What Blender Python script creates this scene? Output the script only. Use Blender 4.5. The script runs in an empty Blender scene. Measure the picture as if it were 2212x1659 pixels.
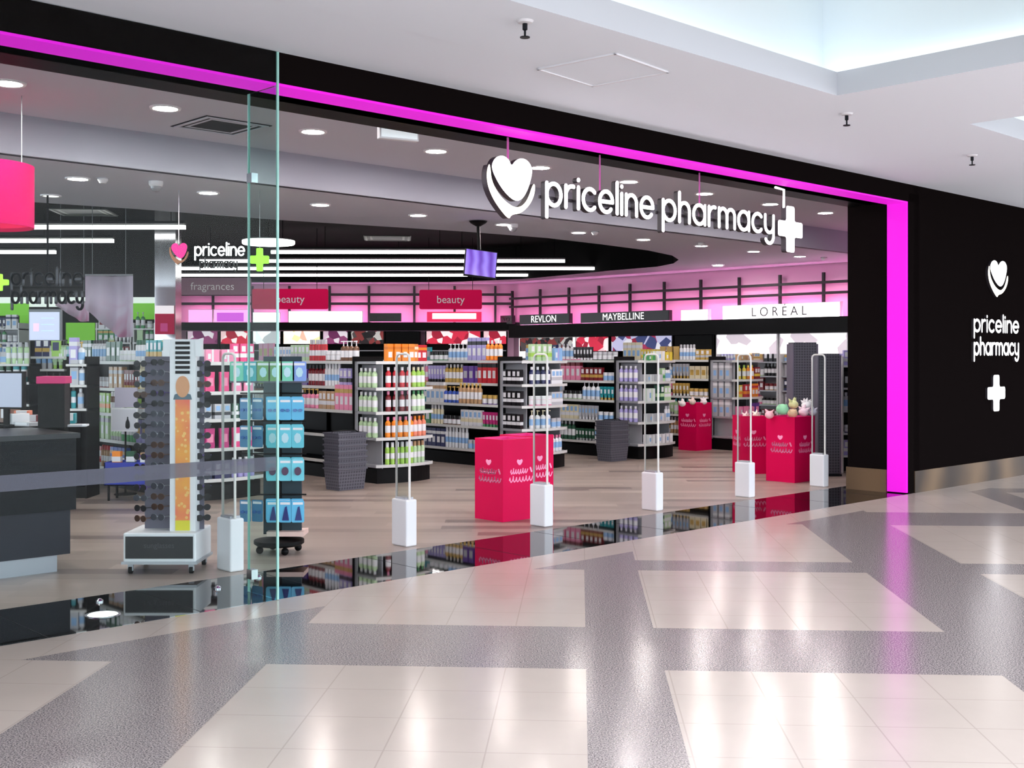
import bpy, math, random
from mathutils import Vector, Matrix
from mathutils.geometry import tessellate_polygon
random.seed(7)
sc = bpy.context.scene
C = sc.collection
PI = math.pi

# ------------------------------------------------------------ camera, world, exposure
W_, H_, FPX, HOR, CAMH = 2212.0, 1659.0, 2500.0, 770.0, 1.5
cam_d = bpy.data.cameras.new('camera'); cam = bpy.data.objects.new('camera', cam_d); C.objects.link(cam)
cam_d.sensor_width = 36.0; cam_d.lens = FPX / W_ * 36.0
cam.location = (0, 0, CAMH); cam.rotation_euler = (PI / 2, 0, 0)
cam_d.shift_y = -(H_ / 2 - HOR) / W_
cam_d.clip_start = 0.05; cam_d.clip_end = 200
sc.camera = cam
world = bpy.data.worlds.new('world'); sc.world = world; world.use_nodes = True
bg = world.node_tree.nodes['Background']; bg.inputs[0].default_value = (0.76, 0.82, 0.90, 1); bg.inputs[1].default_value = 3.3
sc.view_settings.view_transform = 'Standard'; sc.view_settings.look = 'None'
sc.view_settings.exposure = 0.6; sc.view_settings.gamma = 1.0
sc.cycles.use_denoising = True
COVE = 1.6
sc.cycles.max_bounces = 8; sc.cycles.diffuse_bounces = 5; sc.cycles.glossy_bounces = 3
sc.cycles.transmission_bounces = 4; sc.cycles.transparent_max_bounces = 12
sc.cycles.caustics_reflective = False; sc.cycles.caustics_refractive = False
sc.cycles.sample_clamp_indirect = 6.0

# ------------------------------------------------------------ frames of reference
def px(x, y, Y):                       # point seen at photo pixel (x, y) at distance Y in front of the camera
    return Vector(((x - W_ / 2) / FPX * Y, Y, CAMH + (HOR - y) / FPX * Y))
P0 = Vector((-2.654, 6.0, 0)); U = Vector((.7254, .6884, 0)); N = Vector((-.6884, .7254, 0))
YU = math.atan2(.6884, .7254)          # yaw: local x along the shopfront, local y into the shop
def F(s, d, z=0.0):
    return P0 + U * s + N * d + Vector((0, 0, z))
def Fmat(s, d, z=0.0, yaw=YU):
    return Matrix.Translation(F(s, d, z)) @ Matrix.Rotation(yaw, 4, 'Z')
def s_at(x, d):                        # s along the shopfront (offset d) seen at photo column x
    k = (x - W_ / 2) / FPX; a = P0 + N * d
    return (k * a.y - a.x) / (U.x - k * U.y)
def ray(x, y, z):                      # where the pixel's ray meets height z
    Y = (z - CAMH) * FPX / (HOR - y); return px(x, y, Y)

# ------------------------------------------------------------ materials
def lin(c):
    return tuple((v / 12.92 if v <= .04045 else ((v + .055) / 1.055) ** 2.4) for v in (q / 255.0 for q in c))
MC = {}
def mat(name, c, rough=.5, metal=0.0, em=0.0, emc=None, spec=.5, coat=0.0, alpha=1.0, noise=0.0):
    if name in MC: return MC[name]
    m = bpy.data.materials.new(name); m.use_nodes = True; nt = m.node_tree
    b = nt.nodes['Principled BSDF']; L = lin(c)
    b.inputs['Base Color'].default_value = (*L, 1); b.inputs['Roughness'].default_value = rough
    b.inputs['Metallic'].default_value = metal; b.inputs['Specular IOR Level'].default_value = spec
    b.inputs['Coat Weight'].default_value = coat; b.inputs['Alpha'].default_value = alpha
    if noise:
        tx = nt.nodes.new('ShaderNodeTexNoise'); tx.inputs['Scale'].default_value = 9.0
        mx = nt.nodes.new('ShaderNodeMix'); mx.data_type = 'RGBA'
        mx.inputs[6].default_value = (*[v * (1 - noise) for v in L], 1); mx.inputs[7].default_value = (*[min(1, v * (1 + noise)) for v in L], 1)
        nt.links.new(tx.outputs['Fac'], mx.inputs[0]); nt.links.new(mx.outputs[2], b.inputs['Base Color'])
    if em:
        b.inputs['Emission Color'].default_value = (*lin(emc or c), 1); b.inputs['Emission Strength'].default_value = em
    MC[name] = m
    return m
def glassmat(name, tint, rough=0.0, ior=1.45, gmul=1.0):
    m = bpy.data.materials.new(name); m.use_nodes = True; nt = m.node_tree; nt.nodes.clear()
    o = nt.nodes.new('ShaderNodeOutputMaterial'); mx = nt.nodes.new('ShaderNodeMixShader')
    t = nt.nodes.new('ShaderNodeBsdfTransparent'); t.inputs[0].default_value = (*tint, 1)
    g = nt.nodes.new('ShaderNodeBsdfGlossy'); g.inputs['Roughness'].default_value = rough
    fr = nt.nodes.new('ShaderNodeFresnel'); fr.inputs[0].default_value = ior
    nt.links.new(fr.outputs[0], mx.inputs[0]); nt.links.new(t.outputs[0], mx.inputs[1]); nt.links.new(g.outputs[0], mx.inputs[2])
    nt.links.new(mx.outputs[0], o.inputs[0]); MC[name] = m
    return m
class NT:                              # small node helper
    def __init__(s, m): s.nt = m.node_tree
    def n(s, t, **k):
        q = s.nt.nodes.new(t)
        for a, v in k.items(): setattr(q, a, v)
        return q
    def l(s, a, b): s.nt.links.new(a, b)
    def math(s, op, a, b=None, c=None):
        q = s.n('ShaderNodeMath', operation=op)
        for i, v in enumerate((a, b, c)):
            if v is None: continue
            if isinstance(v, (int, float)): q.inputs[i].default_value = v
            else: s.l(v, q.inputs[i])
        return q.outputs[0]
    def mix(s, f, a, b):
        q = s.n('ShaderNodeMix', data_type='RGBA')
        if isinstance(f, (int, float)): q.inputs[0].default_value = f
        else: s.l(f, q.inputs[0])
        for i, v in ((6, a), (7, b)):
            if isinstance(v, tuple): q.inputs[i].default_value = (*v[:3], 1)
            else: s.l(v, q.inputs[i])
        return q.outputs[2]
    def band(s, x, a, b, per, off=0.0):  # 1 where (x mod per) is in [a, b]
        w = s.math('FLOORED_MODULO', s.math('SUBTRACT', x, off), per)
        return s.math('MULTIPLY', s.math('GREATER_THAN', w, a - off), s.math('LESS_THAN', w, b - off))

def mall_floor_mat():
    m = mat('mall floor tiles', (214, 202, 194), rough=.19); q = NT(m); b = m.node_tree.nodes['Principled BSDF']
    tc = q.n('ShaderNodeTexCoord'); sp = q.n('ShaderNodeSeparateXYZ'); q.l(tc.outputs['Object'], sp.inputs[0])
    X, Y = sp.outputs[0], sp.outputs[1]
    h = q.math('SUBTRACT', q.math('MULTIPLY', X, .9983), q.math('MULTIPLY', Y, .059))
    v = q.math('ADD', q.math('MULTIPLY', X, .059), q.math('MULTIPLY', Y, .9983))
    PH, PV = 4.28, 4.905
    wh = q.math('FLOORED_MODULO', q.math('ADD', h, 2.30), PH); wv = q.math('FLOORED_MODULO', q.math('SUBTRACT', v, 5.565), PV)
    def rng(w, a, c): return q.math('MULTIPLY', q.math('GREATER_THAN', w, a), q.math('LESS_THAN', w, c))
    st = q.math('MAXIMUM', q.math('MAXIMUM', rng(wh, 0, .77), rng(wh, 2.327, 2.702)), q.math('MAXIMUM', rng(wv, 0, .865), rng(wv, 2.59, 2.995)))
    # plain border beside the shopfront
    dd = q.math('ADD', q.math('MULTIPLY', q.math('ADD', X, 2.654), -.6884), q.math('MULTIPLY', q.math('SUBTRACT', Y, 6.0), .7254))
    st = q.math('MULTIPLY', st, q.math('LESS_THAN', dd, -.36))
    # joints
    jh = q.math('LESS_THAN', q.math('FLOORED_MODULO', q.math('ADD', h, 1.532), .39), .006)
    jv = q.math('LESS_THAN', q.math('FLOORED_MODULO', q.math('SUBTRACT', v, 5.565), .4), .006)
    joint = q.math('MULTIPLY', q.math('MAXIMUM', jh, jv), q.math('SUBTRACT', 1.0, st))
    nz = q.n('ShaderNodeTexNoise'); nz.inputs['Scale'].default_value = 150; nz.inputs['Detail'].default_value = 2; q.l(tc.outputs['Object'], nz.inputs['Vector'])
    rp = q.n('ShaderNodeValToRGB'); q.l(nz.outputs['Fac'], rp.inputs[0])
    rp.color_ramp.elements[0].position = .38; rp.color_ramp.elements[0].color = (*lin((84, 77, 80)), 1)
    rp.color_ramp.elements[1].position = .64; rp.color_ramp.elements[1].color = (*lin((186, 173, 170)), 1)
    n2 = q.n('ShaderNodeTexNoise'); n2.inputs['Scale'].default_value = 2.2; n2.inputs['Detail'].default_value = 5; q.l(tc.outputs['Object'], n2.inputs['Vector'])
    pale = q.mix(n2.outputs['Fac'], lin((198, 182, 172)), lin((182, 168, 159)))
    pale = q.mix(q.math('MULTIPLY', joint, .45), pale, lin((150, 135, 128)))
    q.l(q.mix(st, pale, rp.outputs[0]), b.inputs['Base Color'])
    q.l(q.math('ADD', q.math('MULTIPLY', st, .0), .19), b.inputs['Roughness'])
    b.inputs['Specular IOR Level'].default_value = .55
    return m
def plank_mat():
    m = mat('shop floor planks', (150, 138, 130), rough=.32); q = NT(m); b = m.node_tree.nodes['Principled BSDF']
    tc = q.n('ShaderNodeTexCoord'); sp = q.n('ShaderNodeSeparateXYZ'); q.l(tc.outputs['Object'], sp.inputs[0])
    X, Y = sp.outputs[0], sp.outputs[1]
    row = q.math('FLOOR', q.math('DIVIDE', Y, .19))
    wn = q.n('ShaderNodeTexWhiteNoise', noise_dimensions='1D'); q.l(row, wn.inputs['W'])
    col = q.math('FLOOR', q.math('DIVIDE', q.math('ADD', X, q.math('MULTIPLY', wn.outputs['Value'], 1.5)), 1.5))
    w2 = q.n('ShaderNodeTexWhiteNoise', noise_dimensions='2D'); cb = q.n('ShaderNodeCombineXYZ'); q.l(row, cb.inputs[0]); q.l(col, cb.inputs[1]); q.l(cb.outputs[0], w2.inputs['Vector'])
    rp = q.n('ShaderNodeValToRGB'); q.l(w2.outputs['Value'], rp.inputs[0]); e = rp.color_ramp.elements
    e[0].position = 0.0; e[0].color = (*lin((112, 98, 92)), 1); e[1].position = 1.0; e[1].color = (*lin((188, 172, 160)), 1)
    z = e.new(.08); z.color = (*lin((122, 108, 102)), 1); z = e.new(.14); z.color = (*lin((158, 142, 132)), 1)
    mp = q.n('ShaderNodeMapping'); mp.inputs['Scale'].default_value = (1.2, 26, 1); q.l(tc.outputs['Object'], mp.inputs[0])
    nz = q.n('ShaderNodeTexNoise'); nz.inputs['Scale'].default_value = 1.6; nz.inputs['Detail'].default_value = 6; q.l(mp.outputs[0], nz.inputs['Vector'])
    q.l(q.mix(q.math('MULTIPLY', nz.outputs['Fac'], .5), rp.outputs[0], lin((140, 124, 116))), b.inputs['Base Color'])
    return m
def stone_mat():
    m = mat('streaked stone', (110, 96, 82), rough=.45, spec=.12); q = NT(m); b = m.node_tree.nodes['Principled BSDF']
    tc = q.n('ShaderNodeTexCoord'); wv = q.n('ShaderNodeTexWave'); wv.inputs['Scale'].default_value = .35; wv.inputs['Distortion'].default_value = 9; wv.inputs['Detail'].default_value = 3
    q.l(tc.outputs['Object'], wv.inputs['Vector']); q.l(q.mix(wv.outputs['Fac'], lin((52, 38, 28)), lin((112, 90, 68))), b.inputs['Base Color'])
    return m
def weave_mat():
    m = mat('grey woven plastic', (88, 88, 98), rough=.5); q = NT(m); b = m.node_tree.nodes['Principled BSDF']
    tc = q.n('ShaderNodeTexCoord'); sp = q.n('ShaderNodeSeparateXYZ'); q.l(tc.outputs['Object'], sp.inputs[0])
    hz = q.math('ADD', sp.outputs[0], sp.outputs[1])
    a = q.math('GREATER_THAN', q.math('FLOORED_MODULO', hz, .035), .011); c = q.math('GREATER_THAN', q.math('FLOORED_MODULO', sp.outputs[2], .035), .011)
    q.l(q.mix(q.math('MULTIPLY', a, c), lin((96, 96, 106)), lin((62, 62, 72))), b.inputs['Base Color'])
    return m
def voronoi_print(name, cols, scale=14.0, rough=.5):
    m = mat(name, cols[0], rough=rough); q = NT(m); b = m.node_tree.nodes['Principled BSDF']
    tc = q.n('ShaderNodeTexCoord'); vo = q.n('ShaderNodeTexVoronoi'); vo.inputs['Scale'].default_value = scale; q.l(tc.outputs['Object'], vo.inputs['Vector'])
    rp = q.n('ShaderNodeValToRGB'); rp.color_ramp.interpolation = 'CONSTANT'; e = rp.color_ramp.elements
    sx = q.n('ShaderNodeSeparateColor'); q.l(vo.outputs['Color'], sx.inputs[0]); q.l(sx.outputs[0], rp.inputs[0])
    e[0].color = (*lin(cols[0]), 1); e[0].position = 0; e[1].position = 1 - 1 / len(cols); e[1].color = (*lin(cols[-1]), 1)
    for i, c in enumerate(cols[1:-1]):
        z = e.new((i + 1) / len(cols)); z.color = (*lin(c), 1)
    q.l(rp.outputs[0], b.inputs['Base Color'])
    return m

M_white = mat('white enamel', (225, 225, 228), .4); M_chrome = mat('chrome', (205, 205, 210), .2, 1.0)
M_silver = mat('silver shelf metal', (170, 172, 178), .4, .3); M_black = mat('black satin', (11, 11, 12), .45, spec=.1)
M_gloss = mat('black gloss panel', (17, 13, 13), .3, spec=.0); M_dark = mat('dark grey laminate', (25, 26, 31), .5, spec=.12)
M_pinkem = mat('magenta light strip', (200, 10, 180), .5, spec=.1, em=.36, emc=(244, 44, 236))
M_pink = mat('hot pink card', (212, 0, 76), .5, spec=.12); M_pinkin = mat('light pink card', (238, 60, 150), .5)
M_ceil = mat('mall ceiling paint', (240, 247, 255), .8); M_sceil = mat('shop ceiling paint', (206, 208, 220), .8)
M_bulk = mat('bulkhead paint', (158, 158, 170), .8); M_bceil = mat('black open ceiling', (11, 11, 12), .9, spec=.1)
M_lamp = mat('lamp white', (255, 255, 255), em=5.0, emc=(255, 248, 244)); M_dlamp = mat('downlight lens glow', (255, 255, 255), em=165.0, emc=(255, 247, 242)); M_dim = mat('dim lens glow', (255, 255, 255), em=.5, emc=(255, 250, 244)); M_tube = mat('tube light', (255, 255, 255), em=4.0, emc=(255, 250, 248))
M_sign = mat('sign face white', (255, 255, 255), em=1.7, emc=(255, 246, 252)); M_cream = mat('sign face cream', (255, 248, 225), em=1.15, emc=(255, 246, 222))
M_glass = glassmat('clear shop glass', (.93, .97, .96), ior=1.14); M_acr = glassmat('clear acrylic', (.92, .95, .94), ior=1.08); M_glass2 = glassmat('return glass', (.84, .92, .90), ior=1.06); M_gedge = mat('glass edge green', (150, 200, 190), .1, em=.08, emc=(150, 205, 195))
M_tile = mat('black polished tile', (10, 10, 12), .03, spec=.75); M_text = mat('pale lettering', (240, 235, 238), .5)
M_floor, M_plank, M_stone, M_weave = mall_floor_mat(), plank_mat(), stone_mat(), weave_mat()
M_green = mat('lime green panel', (120, 196, 50), .5, em=.25, emc=(120, 196, 50))

# ------------------------------------------------------------ mesh helpers
class MB:
    def __init__(s): s.v = []; s.f = []; s.mi = []; s.mats = []; s.sm = []
    def _m(s, m):
        if m not in s.mats: s.mats.append(m)
        return s.mats.index(m)
    def add(s, vs, fs, m, smooth=False):
        k = len(s.v); s.v += [tuple(v) for v in vs]; i = s._m(m)
        for f in fs: s.f.append([k + a for a in f]); s.mi.append(i); s.sm.append(smooth)
        return s
    def box(s, x0, x1, y0, y1, z0, z1, m, T=None):
        vs = [Vector((x, y, z)) for z in (z0, z1) for y in (y0, y1) for x in (x0, x1)]
        if T: vs = [T @ v for v in vs]
        return s.add(vs, [(0, 2, 3, 1), (4, 5, 7, 6), (0, 1, 5, 4), (1, 3, 7, 5), (3, 2, 6, 7), (2, 0, 4, 6)], m)
    def prism(s, poly, a0, a1, m, axis='z', T=None, mside=None):
        n = len(poly)
        def P(p, a): return Vector((p[0], p[1], a)) if axis == 'z' else (Vector((p[0], a, p[1])) if axis == 'y' else Vector((a, p[0], p[1])))
        vs = [P(p, a0) for p in poly] + [P(p, a1) for p in poly]
        if T: vs = [T @ v for v in vs]
        tri = tessellate_polygon([[Vector((p[0], p[1], 0)) for p in poly]])
        s.add(vs, [tuple(t) for t in tri] + [tuple(n + i for i in t) for t in tri], m)
        return s.add(vs, [(i, (i + 1) % n, n + (i + 1) % n, n + i) for i in range(n)], mside or m)
    def lathe(s, prof, m, n=20, T=None, cx=0, cy=0, smooth=True, mats=None, caps=True):
        vs = []
        for r, z in prof:
            for i in range(n): a = 2 * PI * i / n; vs.append(Vector((cx + r * math.cos(a), cy + r * math.sin(a), z)))
        if T: vs = [T @ v for v in vs]
        for k in range(len(prof) - 1):
            s.add(vs[k * n:(k + 2) * n], [(i, (i + 1) % n, n + (i + 1) % n, n + i) for i in range(n)], (mats[k] if mats else m), smooth)
        for k, mm in ((0, mats[0] if mats else m), (len(prof) - 1, mats[-1] if mats else m)):
            if caps and prof[k][0] > 1e-5: s.add(vs[k * n:(k + 1) * n], [tuple(range(n))], mm)
        return s
    def tube(s, pts, r, m, n=8):
        pts = [Vector(p) for p in pts]
        rings = []
        for i, p in enumerate(pts):
            t = (pts[min(i + 1, len(pts) - 1)] - pts[max(i - 1, 0)]).normalized()
            a = t.orthogonal().normalized() if i == 0 else (rings_a - t * rings_a.dot(t)).normalized()
            rings_a = a; b = t.cross(a)
            rings.append([p + (a * math.cos(2 * PI * k / n) + b * math.sin(2 * PI * k / n)) * r for k in range(n)])
        vs = [v for R in rings for v in R]; fs = []
        for j in range(len(pts) - 1):
            fs += [(j * n + k, j * n + (k + 1) % n, (j + 1) * n + (k + 1) % n, (j + 1) * n + k) for k in range(n)]
        fs += [tuple(range(n)), tuple((len(pts) - 1) * n + k for k in range(n))]
        return s.add(vs, fs, m, True)
    def sphere(s, c, r, m, n=14, k=8, sz=1.0):
        return s.lathe([(max(1e-6, r * math.sin(PI * i / k)), c[2] - r * sz * math.cos(PI * i / k)) for i in range(k + 1)], m, n, cx=c[0], cy=c[1])
    def mesh(s, name):
        me = bpy.data.meshes.new(name); me.from_pydata(s.v, [], s.f)
        for m in s.mats: me.materials.append(m)
        me.polygons.foreach_set('material_index', s.mi); me.polygons.foreach_set('use_smooth', s.sm); me.update(); return me
    def build(s, name, parent=None, M=None, bev=0.0, label=None):
        o = bpy.data.objects.new(name, s.mesh(name)); C.objects.link(o)
        if M is not None: o.matrix_world = M
        if parent is not None: o.parent = parent
        if bev:
            b = o.modifiers.new('bevel', 'BEVEL'); b.width = bev; b.segments = 2; b.limit_method = 'ANGLE'
        if label: o['label'] = label
        return o
def tag(o, label=None, cat=None, group=None, kind=None):
    if label: o['label'] = label
    if cat: o['category'] = cat
    if group: o['group'] = group
    if kind: o['kind'] = kind
    return o
def thing(name, label, cat, M, group=None):
    o = bpy.data.objects.new(name, None); C.objects.link(o); o.matrix_world = M; o.empty_display_size = .1
    return tag(o, label, cat, group)
def struct(name, mb, M=None):
    return tag(mb.build(name, M=M), kind='structure')
def copy_tree(o, M, label=None):
    c = o.copy(); C.objects.link(c); c.matrix_world = M
    if label: c['label'] = label
    def kids(src, dst):
        for ch in [k for k in bpy.data.objects if k.parent is src]:
            q = ch.copy(); C.objects.link(q); q.parent = dst; kids(ch, q)
    kids(o, c); return c
def T(x, y, z, yaw=0.0, pitch=0.0, roll=0.0):
    return Matrix.Translation((x, y, z)) @ Matrix.Rotation(yaw, 4, 'Z') @ Matrix.Rotation(pitch, 4, 'X') @ Matrix.Rotation(roll, 4, 'Y')
def text(name, body, size, M, m, parent=None, ext=.004, sx=1.0, align='CENTER'):
    cu = bpy.data.curves.new(name, 'FONT'); cu.body = body; cu.size = size; cu.extrude = ext; cu.align_x = align; cu.align_y = 'CENTER'; cu.resolution_u = 4
    tmp = bpy.data.objects.new('tmp', cu); C.objects.link(tmp); bpy.context.view_layer.update()
    me = bpy.data.meshes.new_from_object(tmp.evaluated_get(bpy.context.evaluated_depsgraph_get()))
    bpy.data.objects.remove(tmp); bpy.data.curves.remove(cu)
    me.materials.clear(); me.materials.append(m); o = bpy.data.objects.new(name, me); C.objects.link(o)
    o.matrix_world = M @ Matrix.Rotation(PI / 2, 4, 'X') @ Matrix.Diagonal((sx, 1, 1, 1))
    if parent is not None: o.parent = parent
    return o
def chaikin(p, it=2):
    for _ in range(it):
        q = []
        for i in range(len(p)):
            a, b = p[i], p[(i + 1) % len(p)]
            q += [(a[0] * .75 + b[0] * .25, a[1] * .75 + b[1] * .25), (a[0] * .25 + b[0] * .75, a[1] * .25 + b[1] * .75)]
        p = q
    return p

# rounded stroke lettering (each letter is stems and bowls)
def arc(cx, cy, r, a0, a1, k=16):
    return [(cx + r * math.cos(math.radians(a0 + (a1 - a0) * i / k)), cy + r * math.sin(math.radians(a0 + (a1 - a0) * i / k))) for i in range(k + 1)]
GL = {'p': ([[(0, 1), (0, -.55)], arc(.5, .5, .5, 0, 360, 28)], 1.0), 'r': ([[(0, 0), (0, 1)], arc(.45, .55, .45, 180, 75)], .55),
      'i': ([[(0, 0), (0, 1)], [(0, 1.33), (0, 1.36)]], .0), 'c': ([arc(.5, .5, .5, 45, 315, 22)], .88),
      'e': ([[(0, .5), (1, .5)], arc(.5, .5, .5, 0, 318, 24)], 1.0), 'l': ([[(0, 0), (0, 1.5)]], .0),
      'n': ([[(0, 0), (0, 1)], arc(.42, .58, .42, 180, 0), [(.84, .58), (.84, 0)]], .84),
      'h': ([[(0, 0), (0, 1.5)], arc(.42, .58, .42, 180, 0), [(.84, .58), (.84, 0)]], .84),
      'a': ([arc(.5, .5, .5, 0, 360, 28), [(1, 1), (1, 0)]], 1.0),
      'm': ([[(0, 0), (0, 1)], arc(.36, .64, .36, 180, 0), [(.72, .64), (.72, 0)], arc(1.08, .64, .36, 180, 0), [(1.44, .64), (1.44, 0)]], 1.44),
      'y': ([[(0, 1), (0, .45)], arc(.42, .45, .42, 180, 360), [(.84, 1), (.84, -.15)], arc(.42, -.15, .42, 0, -150)], .84)}
def stroke_word(word, h, w, gap=.36, space=.5):
    """strokes as (polyline) list in metres, plus the word's width"""
    x = 0; out = []
    for ch in word:
        if ch == ' ': x += space; continue
        st, adv = GL[ch]
        for pl in st: out.append([((x + a) * (h - w), b * (h - w)) for a, b in pl])
        x += adv + gap
    return out, (x - gap) * (h - w)
def ribbon(mb, pls, w, y0, y1, m, ms, T_=None):
    for pl in pls:
        for (a, b) in zip(pl[:-1], pl[1:]):
            d = Vector((b[0] - a[0], b[1] - a[1])); L = d.length
            if L < 1e-6: continue
            d /= L; q = Vector((-d.y, d.x)) * w / 2
            poly = [(a[0] + q.x, a[1] + q.y), (a[0] - q.x, a[1] - q.y), (b[0] - q.x, b[1] - q.y), (b[0] + q.x, b[1] + q.y)]
            mb.prism(poly, y0, y1, m, 'y', T_, ms)
        for p in pl if len(pl) > 3 else (pl[0], pl[-1]):
            mb.prism([(p[0] + w / 2 * math.cos(2 * PI * i / 10), p[1] + w / 2 * math.sin(2 * PI * i / 10)) for i in range(10)], y0, y1, m, 'y', T_, ms)
HEART = [(.13, .90), (.2, .98), (.33, 1.02), (.45, .97), (.5, .86), (.58, .97), (.72, 1.03), (.86, .99), (.94, .86), (.9, .68), (.84, .52), (.74, .36), (.6, .29), (.44, .36), (.28, .5), (.15, .68), (.1, .8)]
CRES = [(.05, .86), (.0, .7), (.02, .5), (.12, .3), (.28, .12), (.45, -.02), (.5, .07), (.68, .1), (.86, .24), (.97, .42), (1.0, .6), (.95, .64), (.84, .36), (.72, .23), (.58, .19), (.42, .25), (.25, .37), (.1, .58), (.08, .8)]
def heart_logo(parent, w, h, x0, z0, y0, y1, mh, mc, ms):
    for nm, pl, m in (('logo_heart', HEART, mh), ('logo_crescent', CRES, mc)):
        MB().prism([(x0 + a * w, z0 + b * h) for a, b in chaikin(pl)], y0, y1, m, 'y', None, ms).build(nm, parent)
CROSS = [(-.5, -.17), (-.5, .17), (-.17, .17), (-.17, .5), (.17, .5), (.17, .17), (.5, .17), (.5, -.17), (.17, -.17), (.17, -.5), (-.17, -.5), (-.17, -.17)]
def cross_poly(cx, cz, w, h):
    out = []
    for i, (a, b) in enumerate(CROSS):
        out.append((cx + a * w, cz + b * h))
    return chaikin([p for q in out for p in (q,)], 0) if w <= 0 else rounded(out, .18 * w * .35)
def rounded(poly, r):
    out = []; n = len(poly)
    for i in range(n):
        p = Vector(poly[i]); a = Vector(poly[i - 1]); b = Vector(poly[(i + 1) % n])
        pa = p + (a - p).normalized() * min(r, (a - p).length / 2); pb = p + (b - p).normalized() * min(r, (b - p).length / 2)
        for t in (0, .33, .67, 1): q = pa * (1 - t) ** 2 + p * 2 * t * (1 - t) + pb * t * t; out.append((q.x, q.y))
    return out

# ============================================================ THE SETTING
SW, GW = 17.1, 14.1                    # s of the shop's right wall, d of the far corner
ZF, ZC, Z1, Z2, ZB = 3.18, 3.38, 3.6, 3.25, 4.0
XB0 = -16.0; YB = 28.0
def quad(mb, pts, m): mb.add(pts, [(0, 1, 2, 3)], m)
mb = MB(); quad(mb, [F(-14, -18), F(24, -18), F(24, 0), F(-14, 0)], M_floor); struct('floor', mb)
mb = MB()
mb.box(-9, 22, 0, .88, -.05, 0, M_tile)
o = struct('floor_threshold', mb, Fmat(0, 0))
mb = MB(); cor = F(SW + .2, 0)
poly = [F(-9, .88), F(SW + .2, .88), F(SW + .2, GW + .3), Vector((.2, YB + .3, 0)), Vector((-24, YB + .3, 0)), Vector((-24, 8, 0))]
tri = tessellate_polygon([poly]); mb.add(poly, [tuple(t) for t in tri], M_plank); struct('floor_shop', mb)
# joints in the black threshold tiles
mb = MB()
for i in range(-6, 24): mb.box(i * .9 + .25, i * .9 + .253, 0.004, .876, .0003, .0008, M_dark)
o = struct('floor_joints', mb, Fmat(0, 0))
# walls of the shop
mb = MB(); mb.box(XB0 - 8, .3, YB, YB + .2, 0, ZB + .2, mat('pink wall', (228, 178, 206), .7)); struct('wall_back', mb)
mb = MB(); mb.box(SW, SW + .2, .3, GW + .3, 0, ZB, MC['pink wall']); struct('wall_right', mb, Fmat(0, 0))
mb = MB(); mb.box(XB0 - 8, -8.2, YB - .25, YB - .01, 2.55, ZB + .2, mat('dark upper wall', (34, 32, 36), .8)); struct('wall_upper', mb)
# black shopfront to the right, stone skirting
mb = MB(); mb.box(9.74, SW + 5, 0, .25, .24, ZC + .05, M_gloss); struct('wall_front', mb, Fmat(0, 0))
mb = MB(); mb.box(9.745, SW + 5, -.012, .25, 0, .24, M_stone); struct('baseboard_front', mb, Fmat(0, 0))
# portal: black fascia, magenta reveal, black jamb
mb = MB(); mb.box(-9, 9.86, 0, .45, ZF + .012, ZC + .03, M_gloss); mb.box(-9, 9.86, .26, .7, ZF + .012, Z1 + .05, M_black); struct('trim_fascia', mb, Fmat(0, 0))
mb = MB(); mb.box(-9, 9.60, .012, .24, ZF - .004, ZF + .02, M_pinkem); mb.box(9.595, 9.63, .012, .24, .012, ZF + .02, M_pinkem); struct('trim_magenta', mb, Fmat(0, 0))
mb = MB(); mb.box(9.63, 9.86, 0, .25, .0, ZF + .1, M_gloss); mb.box(9.59, 9.86, .25, .72, .25, ZF + .05, M_gloss)
struct('trim_jamb', mb, Fmat(0, 0))
mb = MB(); mb.box(9.58, 9.9, .252, .735, 0, .25, M_stone); struct('baseboard_jamb', mb, Fmat(0, 0))
# mall ceiling with two skylight wells
def ring(mb, outer, holes, z, m):
    loops = [[Vector((p[0], p[1], 0)) for p in outer]] + [[Vector((p[0], p[1], 0)) for p in h] for h in holes]
    flat = [Vector((p.x, p.y, z)) for l in loops for p in l]
    mb.add(flat, [tuple(t) for t in tessellate_polygon(loops)], m)
def rect(s0, s1, d0, d1): return [F(s0, d0), F(s1, d0), F(s1, d1), F(s0, d1)]
SK = [(-3.5, 5.22, -4.2, -1.75), (6.9, 11.5, -4.2, -1.95)]
mb = MB(); ZM = ZC - .004
M_lip = mat('shaded coffer lip paint', (204, 206, 214), .8)  # ceiling paint with shade put into the colour, keeps the lip below white
ring(mb, rect(-9, 22, -4.6, -.92), [rect(*k) for k in SK], ZM, M_ceil)  # unseen near edge cut short so more world light reaches in
quad(mb, [F(-9, -.92, ZC), F(22, -.92, ZC), F(22, .02, ZC), F(-9, .02, ZC)], M_ceil)
quad(mb, [F(-9, -.92, ZC), F(22, -.92, ZC), F(22, -.92, ZM), F(-9, -.92, ZM)], M_ceil)
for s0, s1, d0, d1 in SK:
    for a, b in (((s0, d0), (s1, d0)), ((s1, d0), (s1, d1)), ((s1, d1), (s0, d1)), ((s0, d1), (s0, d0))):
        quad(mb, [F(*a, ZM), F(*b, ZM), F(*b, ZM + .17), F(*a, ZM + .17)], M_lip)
    e = .3
    ring(mb, rect(s0 - e, s1 + e, d0 - e, d1 + e), [rect(s0, s1, d0, d1)], ZM + .17, M_ceil)
    R = rect(s0 - e, s1 + e, d0 - e, d1 + e)
    for i in range(4):
        a, b = R[i], R[(i + 1) % 4]; c0, c1 = Vector((0, 0, ZM + .17)), Vector((0, 0, ZM + 1.0))
        quad(mb, [a + c0, b + c0, b + c1, a + c1], M_ceil)
struct('ceiling', mb)
M_cove = mat('cove light strip', (255, 255, 255), em=COVE, emc=(246, 255, 250))
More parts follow.
